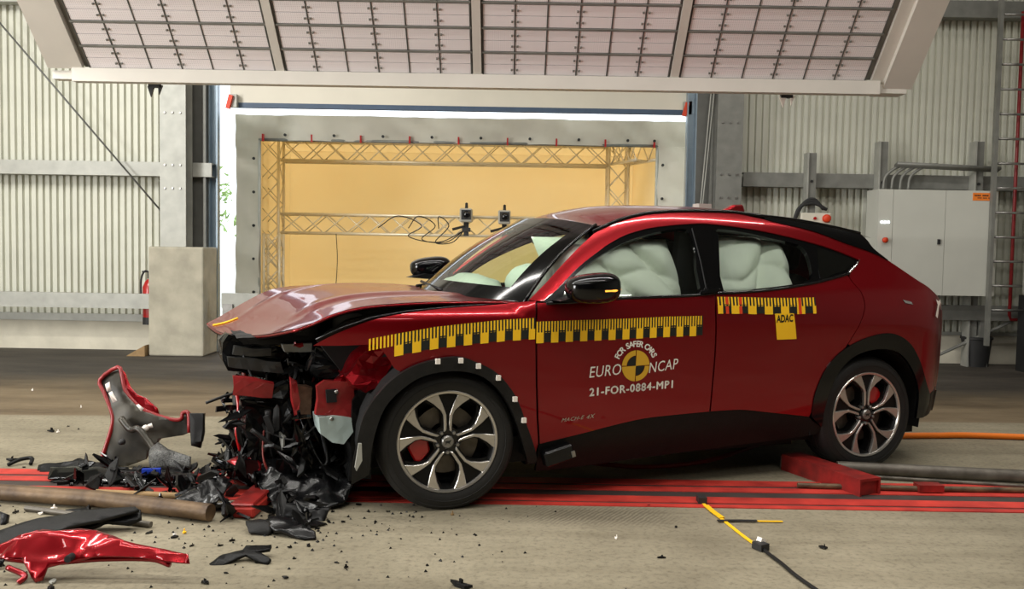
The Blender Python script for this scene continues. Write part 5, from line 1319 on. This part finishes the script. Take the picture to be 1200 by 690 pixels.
# inflated airbags
def curtain(u0, u1, w0, w1, name, ph, diag):
    def f(a, b):
        u = u0 + (u1 - u0) * a; w = w0 + (w1 - w0) * b
        s = (u - u0 + diag * (w - w0)) / .30 + ph
        lobe = abs(sin(pi * s)) ** .5
        t = abs(sin(pi * (b * 1.9 + .25 + .25 * sin(7 * a)))) ** .45
        edge = min(1, 6 * min(a, 1 - a)) ** .5 * min(1, 7 * min(b, 1 - b)) ** .5
        puff = .165 * edge * (.35 + .65 * min(lobe, 1) * (.45 + .55 * t)) + .012 * noise.noise((u * 9, w * 9, ph))
        return (u, -(S(u, w) - .22 + puff), w)
    mb = MB(); mb.grid(f, 48, 32); return mb.build(name, M['airbag'], car, True)
curtain(.64, 1.47, 1.04, 1.425, 'curtain_airbag', .25, .9)
curtain(1.66, 2.27, 1.08, 1.46, 'curtain_airbag', .1, -.5)
mb = MB(); ellip(mb, (.66, -.36, 1.13), (.14, .26, .14)); o = mb.build('driver_airbag', M['airbag'], car, True); refine(o.data, .08, .03, 6, 4)
mb = MB(); ellip(mb, (.50, .30, 1.10), (.20, .36, .075)); o = mb.build('passenger_airbag', M['airbag'], car, True); refine(o.data, .08, .03, 6, 9)
mb = MB(); mb.box((.87, 0, 1.42), (.03, .24, .07)); o = mb.build('inner_mirror', M['inter'], car); o.modifiers.new('b', 'BEVEL').width = .012
# headlining and pillars
mb = MB(); mb.grid(lambda a, b: tuple(Vector(roof_pt(.02 + .96 * a, .03 + .94 * b)) + Vector((0, 0, -.03))), 14, 12, True); mb.build('headlining', M['inter'], car, True)
for s in (-1, 1):
    mb = MB(); mb.prism([(1.47, 1.05), (1.50, 1.47), (1.74, 1.47), (1.66, 1.05)], -.64 if s < 0 else .58, -.58 if s < 0 else .64, RX)
    mb.build('door_pillar', M['inter'], car)

# ================================================================== DEBRIS AND FLOOR GEAR
def plate(name, pts, k, thick, mt, parent=None, res=.04, amp=.01, freq=8, seed=1, dome=0.0, smooth=True, mi=None):
    """bent sheet piece: 3-D outline in a plane leaning back by k, refined and dented"""
    pts = [Vector(p) for p in pts]
    c = sum(pts, Vector()) / len(pts)
    a1 = Vector((1, 0, 0)); a2 = Vector((0, k, 1)).normalized(); n = a1.cross(a2).normalized()      # n points to the viewer side
    P2 = [((p - c).dot(a1), (p - c).dot(a2)) for p in pts]
    if poly_area(P2) < 0: P2.reverse()
    tri = tessellate_polygon([[Vector((x, y, 0)) for x, y in P2]])
    bm = bmesh.new(); vs = [bm.verts.new((x, y, 0)) for x, y in P2]
    for t in tri:
        if poly_area([P2[i] for i in t]) < 0: t = t[::-1]
        try: bm.faces.new([vs[i] for i in t])
        except ValueError: pass
    for ax in (0, 1):
        lo = min(p[ax] for p in P2); hi = max(p[ax] for p in P2); x = lo + res
        while x < hi:
            bmesh.ops.bisect_plane(bm, geom=bm.verts[:] + bm.edges[:] + bm.faces[:], dist=1e-5, plane_co=(x, 0, 0) if ax == 0 else (0, x, 0), plane_no=(1, 0, 0) if ax == 0 else (0, 1, 0)); x += res
    sx = max(abs(p[0]) for p in P2); sy = max(abs(p[1]) for p in P2)
    sd = Vector((seed * 2.3, seed * 5.1, seed))
    for v in bm.verts:
        p = Vector((v.co.x, v.co.y, 0))
        h = amp * (noise.noise(p * freq + sd) + .6 * noise.noise(p * freq * 2.1 + sd)) + dome * (1 - min(1, (p.y / sy) ** 2)) * (1 - .5 * (p.x / sx) ** 2)
        v.co.z = h
    for v in bm.verts:
        w = c + a1 * v.co.x + a2 * v.co.y + n * v.co.z
        if w.z < .004: w.z = .004
        v.co = w - (c if parent is None else Vector(parent.location))
    me = bpy.data.meshes.new(name); bm.to_mesh(me); bm.free()
    if smooth: me.shade_smooth()
    o = link(name, me, M[mt], parent)
    if parent is None: o.location = c
    s = o.modifiers.new('thickness', 'SOLIDIFY'); s.thickness = thick; s.offset = -1 if True else 0
    return o
def base(pts): return Vector((sum(p[0] for p in pts) / len(pts), sum(p[1] for p in pts) / len(pts), 0))
# torn-off bumper corner standing on the floor, inner side to the viewer
bc = empty('bumper_corner', base(DEB['corner']), 0, 'tall torn-off bumper corner standing on the floor, dark inner side to the viewer', 'bumper part')
plate('inner_face', DEB['corner'], .25, .012, 'metalin', bc, .03, .012, 5, 3, .03)
plate('red_flange', DEB['corner_flange'], .25, .02, 'red', bc, .03, .004, 8, 2)
L0 = Vector(bc.location)
mb = MB(); mb.tube([Vector(p) - L0 + Vector((0, -.0, 0)) for p in cr(DEB['corner_rim'], 3)], .013, 6); mb.build('red_edge', M['redplain'], bc, True)
for s in DEB['stick']: plate('sticker', [(a, b - .045, c) for a, b, c in s], .25, .004, 'white', bc, .05, 0, 1, 1)
mb = MB(); mb.lathe([(0, -.03), (.016, -.03), (.02, 0)], 12, Matrix.Translation((-2.17 - L0.x, 5.29 - L0.y, .25))); mb.build('plastic_clip', M['white'], bc, True)
mb = MB(); mb.lathe([(0, -.03), (.014, -.03), (.02, 0)], 12, Matrix.Translation((-2.30 - L0.x, 5.27 - L0.y, .17))); mb.build('plastic_clip', M['bin'], bc, True)
mb = MB(); mb.tube(cr([Vector(p) - L0 + Vector((0, -.04, 0)) for p in ((-2.33, 5.36, .30), (-2.26, 5.33, .24), (-2.20, 5.30, .25), (-2.13, 5.28, .18), (-2.08, 5.26, .12))], 6), .02, 8); mb.build('pressed_rib', M['metalin'], bc, True)
t = tag(plate('dark_bracket', DEB['post'], .2, .03, 'grain', None, .04, .006), 'dark grey upright plate beside the bumper corner', 'bracket')
t = tag(plate('foil_sheet', DEB['foil'], .8, .006, 'tread', None, .03, .02, 9, 4, .05), 'crumpled glittering grey foil sheet at the foot of the bumper corner', 'foil')
# red fender shell lying in front
rf = empty('fender_shell', base(DEB['red']), 0, 'long crumpled red fender shell lying nearest the viewer at lower left', 'fender')
plate('outer_skin', DEB['red'], .75, .008, 'red', rf, .03, .022, 7, 5, .04)
plate('folded_skin', DEB['redback'], .7, .008, 'red', rf, .04, .015, 7, 8, .02)
L0 = Vector(rf.location)
for k, pp in enumerate(([(-2.03, 3.55, .075), (-1.85, 3.55, .06), (-1.65, 3.56, .075), (-1.45, 3.57, .075), (-1.36, 3.55, .06)], [(-2.0, 3.52, .05), (-1.92, 3.50, .025), (-1.93, 3.47, .006)], [(-1.96, 3.62, .13), (-1.83, 3.56, .10), (-1.7, 3.54, .085)])):
    mb = MB(); mb.tube(cr([Vector(p) - L0 for p in pp], 6), .012, 6); mb.build('folded_edge', M['red'], rf, True)
mb = MB(); mb.lathe([(0, -.02), (.014, -.02), (.014, .02)], 12, Matrix.Translation((-1.74 - L0.x, 3.50 - L0.y, .10))); mb.build('bolt_hole', M['dark'], rf)
tag(plate('glass_strip', [(-2.30, 3.44, .02), (-2.02, 3.52, .05), (-2.02, 3.54, .075), (-2.30, 3.50, .05)], .9, .01, 'blackshine', None, .05, .006), 'dark shiny trim strip sticking out left of the red fender shell', 'trim strip')
tag(plate('trim_plank', DEB['plank'], 2.2, .016, 'grain', None, .05, .012, 5, 2, .02), 'long dark grey plastic trim plank lying behind the red fender shell', 'trim plank')
tag(plate('trim_frame', DEB['plank2'], 2.2, .02, 'black', None, .04, .015, 8, 6), 'black plastic frame piece lying under the tip of the trim plank', 'trim piece')
tag(plate('trim_blade', DEB['blade'], 3.0, .014, 'black', None, .03, .010, 9, 3, .012), 'forked black plastic blade lying alone on the concrete in front', 'trim blade')
tag(plate('curved_bracket', DEB['scrap1'], 2.5, .02, 'blackshine', None, .03, .015, 9, 5, .02), 'curved black bracket at the front tip of the debris pile', 'bracket')
tag(plate('crumpled_scrap', DEB['scrap2'], 2.0, .02, 'grain', None, .03, .02, 9, 7, .02), 'crumpled dark scrap at the front of the debris pile', 'scrap')
tag(plate('red_panel_shard', DEB['redshard'], 1.2, .01, 'red', None, .03, .008, 9, 3, .03), 'glossy red painted shard lying on top of the black debris pile', 'panel shard')
tag(plate('undertray_sheet', DEB['tray'], 1.6, .012, 'blackshine', None, .03, .05, 9, 11, .02), 'large crumpled black undertray sheet lying in front of the front wheel', 'undertray')
tag(plate('bent_cover', DEB['tray2'], 1.0, .012, 'blackshine', None, .03, .03, 9, 12, .02), 'bent black cover leaning left of the red guide sled', 'cover')
tag(plate('torn_strip', DEB['tray3'], 1.4, .012, 'black', None, .03, .03, 9, 13, .02), 'torn black strip at the right front edge of the debris pile', 'strip')
tag(plate('bumper_lattice', DEB['frame'], 2.0, .02, 'black', None, .03, .02, 12, 3), 'black bumper lattice lying left of the standing bumper corner', 'lattice')
tag(plate('splitter_shell', DEB['splitter'], 3.0, .01, 'gloss', None, .04, .015, 6, 9, .03), 'wide shiny black splitter shell lying under the bumper corner', 'splitter')
tag(plate('black_block', DEB['blk1'], 1.0, .03, 'black', None, .03, .006), 'small black block lying behind the long trim plank', 'block')
tag(plate('black_lump', DEB['blk2'], .6, .03, 'black', None, .03, .006), 'black lump at the left picture edge in front of the pipe', 'lump')
tag(plate('bent_lever', DEB['rod'], 2.0, .01, 'black', None, .03, .0) if False else (lambda m_: m_)(MB().tube(cr([(-3.0, 5.30, .012), (-2.96, 5.36, .03), (-2.90, 5.38, .035), (-2.88, 5.33, .012)], 4), .012, 6).build('bent_lever', M['black'], None, True)), 'small bent black arm lying alone on the concrete at far left', 'arm')
mb = MB(); mb.box((-2.37, 5.03, .035), (.10, .03, .03), rot=(0, 0, .2)); o = mb.build('blue_plug', M['blue']); o.location = (.35, -.03, .03); tag(o, 'small blue plastic plug on the black splitter shell', 'plug')
# pipes
def pipe(name, path, r, mt, label, cat='pipe', n=14):
    o = MB().tube(path, r, n).build(name, M[mt], None, True, 50); return tag(o, label, cat)
pipe('rusty_pipe', [(x, y, .048) for x, y in ((-3.4, 4.72), (-2.091, 4.50), (-1.45, 4.30))], .042, 'rust', 'thick rusty steel pipe lying across the red rails at left')
pipe('brass_rod', [(x, y, .02) for x, y in ((-2.20, 4.72), (-1.55, 4.66))], .016, 'wood', 'thin yellowish rod lying behind the thick rusty pipe')
pipe('grey_rod', [(x, y, .016) for x, y in ((-2.42, 4.43), (-1.70, 4.20))], .014, 'pipe', 'thin grey rod on the concrete in front of the rusty pipe')
pipe('grey_pipe', [(x, y, .042) for x, y in ((2.02, 5.46), (2.55, 5.39), (3.6, 5.24))], .038, 'pipe', 'thick grey steel pipe lying beside the rear wheel')
pipe('thin_rod', [(x, y, .014) for x, y in ((2.10, 5.36), (2.56, 5.27), (3.6, 5.08))], .011, 'pipe', 'thin dark rod lying in front of the thick grey pipe')
pipe('rail_rod', [(x, y, .022) for x, y in ((1.66, 5.09), (2.30, 5.06), (3.6, 5.07))], .016, 'rust', 'thin brownish rod lying on the red rail at right')
mb = MB(); mb.box((0, 0, .02), (.14, .08, .04)); o = mb.build('rod_clamp', M['beamred']); o.location = (2.40, 5.06, .012); tag(o, 'small red clamp on the thin rod over the rail', 'clamp')
# red steel beam (open box profile)
bmr = empty('red_beam', (1.90, 5.27, 0), radians(-67), 'short worn red steel beam lying beside the rear wheel', 'beam')
mb = MB(); mb.bx(-.33, .33, -.075, .075, .085, .10); mb.build('top_plate', M['beamred'], bmr)
mb = MB(); mb.bx(-.33, .33, -.075, -.063, .0, .085); mb.build('side_plate', M['beamred'], bmr)
mb = MB(); mb.bx(-.33, .33, .063, .075, .0, .085); mb.build('side_plate', M['beamred'], bmr)
mb = MB(); mb.bx(-.36, -.33, -.06, .06, .01, .08); mb.build('end_hook', M['steel'], bmr)
mb = MB(); mb.bx(.30, .315, -.063, .063, .005, .085); mb.build('end_plate', M['beamred'], bmr)
# cables and strap
pipe('orange_cable', cr([(x, y, .024) for x, y in ((2.3, 6.40), (2.77, 6.52), (3.17, 6.57), (3.5, 6.59), (4.4, 6.50))], 6), .022, 'cabor', 'orange cable on the floor behind the rear wheel', 'cable', 10)
pipe('red_cable', cr([(x, y, .03) for x, y in ((.30, 5.85), (.42, 5.60), (.60, 5.48), (.86, 5.44), (1.265, 5.63), (1.817, 6.22), (2.3, 6.6))], 6), .014, 'cabrd', 'dull red cable sagging on the floor under the car', 'cable', 8)
st = empty('yellow_strap', (1.1, 4.4, 0), 0, 'yellow strap with black end clips running from the rail towards the viewer', 'strap')
def ribbon(path, wdt, z=.008):
    mb = MB(); P = [Vector((x, y, z)) for x, y in path]; vs = []; fs = []
    for i, p in enumerate(P):
        t = (P[min(i + 1, len(P) - 1)] - P[max(i - 1, 0)]).normalized(); nn = Vector((-t.y, t.x, 0))
        vs += [p + nn * wdt / 2, p - nn * wdt / 2, p + nn * wdt / 2 - Vector((0, 0, .005)), p - nn * wdt / 2 - Vector((0, 0, .005))]
    for i in range(len(P) - 1):
        a = 4 * i; b = a + 4; fs += [(a, b, b + 1, a + 1), (a + 2, a + 3, b + 3, b + 2), (a, a + 2, b + 2, b), (a + 1, b + 1, b + 3, a + 3)]
    return mb.add(vs, fs)
off = lambda l: [(x - 1.1, y - 4.4) for x, y in l]
ribbon(off(cr([(1.045, 4.74), (1.066, 4.58), (1.09, 4.42), (1.12, 4.22), (1.153, 4.05)], 5)), .016).build('webbing', M['yellow'], st)
ribbon(off([(1.05, 4.70), (1.062, 4.60), (1.085, 4.48)]), .028, .011).build('doubled_webbing', M['yellow'], st)
mb = MB(); mb.box((1.042 - 1.1, 4.775 - 4.4, .02), (.045, .07, .035)); mb.build('end_clip', M['bin'], st)
mb = MB(); mb.box((1.155 - 1.1, 4.03 - 4.4, .018), (.05, .06, .03), rot=(0, 0, .5)); mb.build('end_clip', M['bin'], st)
mb = MB(); mb.box((1.165 - 1.1, 4.06 - 4.4, .03), (.03, .03, .03), rot=(0, .4, .5)); mb.build('white_buckle', M['white'], st)
s2 = empty('short_strap', (1.2, 4.44, 0), 0, 'short black and yellow strap lying across the long yellow strap', 'strap')
ribbon([(-.15, -.01), (-.06, 0), (.05, 0)], .02, .012).build('black_end', M['bin'], s2)
ribbon([(.05, 0), (.11, .0), (.18, .002)], .012, .010).build('yellow_end', M['yellow'], s2)
pipe('black_cable', cr([(x, y, .010) for x, y in ((1.16, 4.02), (1.172, 3.93), (1.19, 3.83), (1.21, 3.67), (1.26, 3.44), (1.30, 3.2))], 6), .008, 'cable', 'thin black cable leading from the yellow strap out of the picture', 'cable', 8)
# red sled block between the rails, in the pile
sl = empty('red_sled', (-1.31, 4.62, 0), radians(-2), 'red guide sled on the floor rails in the middle of the debris pile', 'sled')
mb = MB(); mb.bx(-.065, .065, -.26, .26, .0, .06); o = mb.build('sled_body', M['railred'], sl); o.modifiers.new('b', 'BEVEL').width = .012
mb = MB(); mb.bx(-.06, .06, -.26, .10, .06, .075); o = mb.build('sled_top', M['beamred'], sl); o.modifiers.new('b', 'BEVEL').width = .008
# ---- black shards of the pile
rp = random.Random(5)
def inside(p, poly):
    x, y = p; c = False; n = len(poly)
    for i in range(n):
        x1, y1 = poly[i]; x2, y2 = poly[(i + 1) % n]
        if (y1 > y) != (y2 > y) and x < (x2 - x1) * (y - y1) / (y2 - y1) + x1: c = not c
    return c
PILE = FLO['pile']; bx0 = min(p[0] for p in PILE); bx1 = max(p[0] for p in PILE); by0 = min(p[1] for p in PILE); by1 = max(p[1] for p in PILE)
cnt = 0
while cnt < 230:
    x, y = rp.uniform(bx0, bx1), rp.uniform(by0, by1)
    if not inside((x, y), PILE): continue
    if x < -1.8 and y > 5.2: continue
    if (x + 1.33) ** 2 < .012 and y < 4.88 and rp.random() < .85: continue
    c_ = max(0, 1 - ((x + 1.12) / .62) ** 2) * max(0, 1 - ((y - 4.95) / .75) ** 2)
    if y < 4.6: c_ *= .25
    hmax = .02 + .20 * c_
    size = rp.uniform(.025, .085) * (1.15 if c_ > .3 else .8)
    el = rp.uniform(1.6, 6); mb = shard_mesh(rp, size, rp.uniform(.005, .016), el)
    rot = Euler((rp.gauss(0, .5), rp.gauss(0, .5), rp.uniform(0, 6.3))) if rp.random() < .75 or y < 4.55 or x < -1.6 else Euler((rp.uniform(0, 6.3), rp.uniform(0, 6.3), rp.uniform(0, 6.3)))
    Rm = rot.to_matrix(); V_ = [Rm @ Vector(p) for p in mb.v]; zmin = min(p.z for p in V_)
    mb.v = [tuple(p) for p in V_]
    mk_ = rp.choice(['black', 'blackshine', 'blackshine', 'gloss', 'grain']); o = mb.build('plastic_shard', M[mk_])
    o.location = (x, y, -zmin + .001 + rp.uniform(0, hmax) * (c_ > .12))
    look = ('long ' if el > 3.2 else 'broad ') + ('shiny' if mk_ in ('blackshine', 'gloss') else 'dull')
    where = 'at the foot of the bumper corner' if x < -1.75 else 'around the red guide sled' if x < -1.2 else 'under the torn car front' if y > 4.75 else 'at the front edge of the debris pile'
    tag(o, look + ' black plastic shard ' + where, 'shard', look + ' black shards ' + where)
    cnt += 1
for k, (x, y, z, mt, lb) in enumerate(((-1.62, 5.05, .10, 'steel', 'bright metal fragment on the left side of the debris pile'), (-1.52, 4.78, .09, 'chrome', 'shiny chrome fragment beside the red sled in the pile'), (-1.0, 4.75, .10, 'steel', 'pale metal bracket at the right side of the debris pile'), (-1.14, 5.25, .30, 'steel', 'small silver connector hanging above the middle of the pile'))):
    mb = shard_mesh(rp, .05, .012, 2); o = mb.build('metal_fragment', M[mt]); o.location = (x, y, z); o.rotation_euler = (.5, .4, k); tag(o, lb, 'fragment')
# scattered pieces on the open concrete (floor positions)
SC = FLO['scatter']
for i, (x, y, s) in enumerate(SC):
    mb = shard_mesh(rp, s, min(.012, s * .35), rp.uniform(1.2, 2.6)); zmin = min(p[2] for p in mb.v)
    mb.v = [(a, b, c - zmin) for a, b, c in mb.v]
    o = mb.build('floor_shard', M[rp.choice(['black', 'black', 'blackshine', 'grain'])]); o.location = (x, y, .0015); o.rotation_euler = (0, 0, rp.uniform(0, 6.3))
    where = 'behind the rusty pipe at left' if y > 4.75 else 'left of the forked black blade' if x < -1.25 else 'in front of the front wheel' if x < -.55 else 'below the car doors'
    tag(o, 'small black shard lying on the bare concrete ' + where, 'shard', 'small black shards ' + where)
for i, (x, y, s, mt, lb) in enumerate(FLO['pale']):
    mb = shard_mesh(rp, s, .008, 1.5); zmin = min(p[2] for p in mb.v); mb.v = [(a, b, c - zmin) for a, b, c in mb.v]
    o = mb.build('pale_fragment', M[mt]); o.location = (x, y, .0015); o.rotation_euler = (0, 0, i); tag(o, lb, 'fragment')
# fine crumbs nobody could count
mb = MB()
for k in range(420):
    r_ = rp.random()
    x = rp.gauss(-1.3, .75); y = rp.gauss(4.45, .5)
    if not (-3.2 < x < .5 and 3.3 < y < 4.66): continue
    s = rp.uniform(.003, .011); a = rp.uniform(0, 6.3)
    mb.add([(x + s * cos(a), y + s * sin(a), .001), (x + s * cos(a + 2), y + s * sin(a + 2), .001), (x + s * cos(a + 4.2), y + s * sin(a + 4.2), .001), (x, y, .001 + s)], [(0, 1, 3), (1, 2, 3), (2, 0, 3)])
tag(mb.build('plastic_crumbs', M['black']), 'fine black plastic crumbs strewn over the concrete around the pile', 'crumbs', kind='stuff')
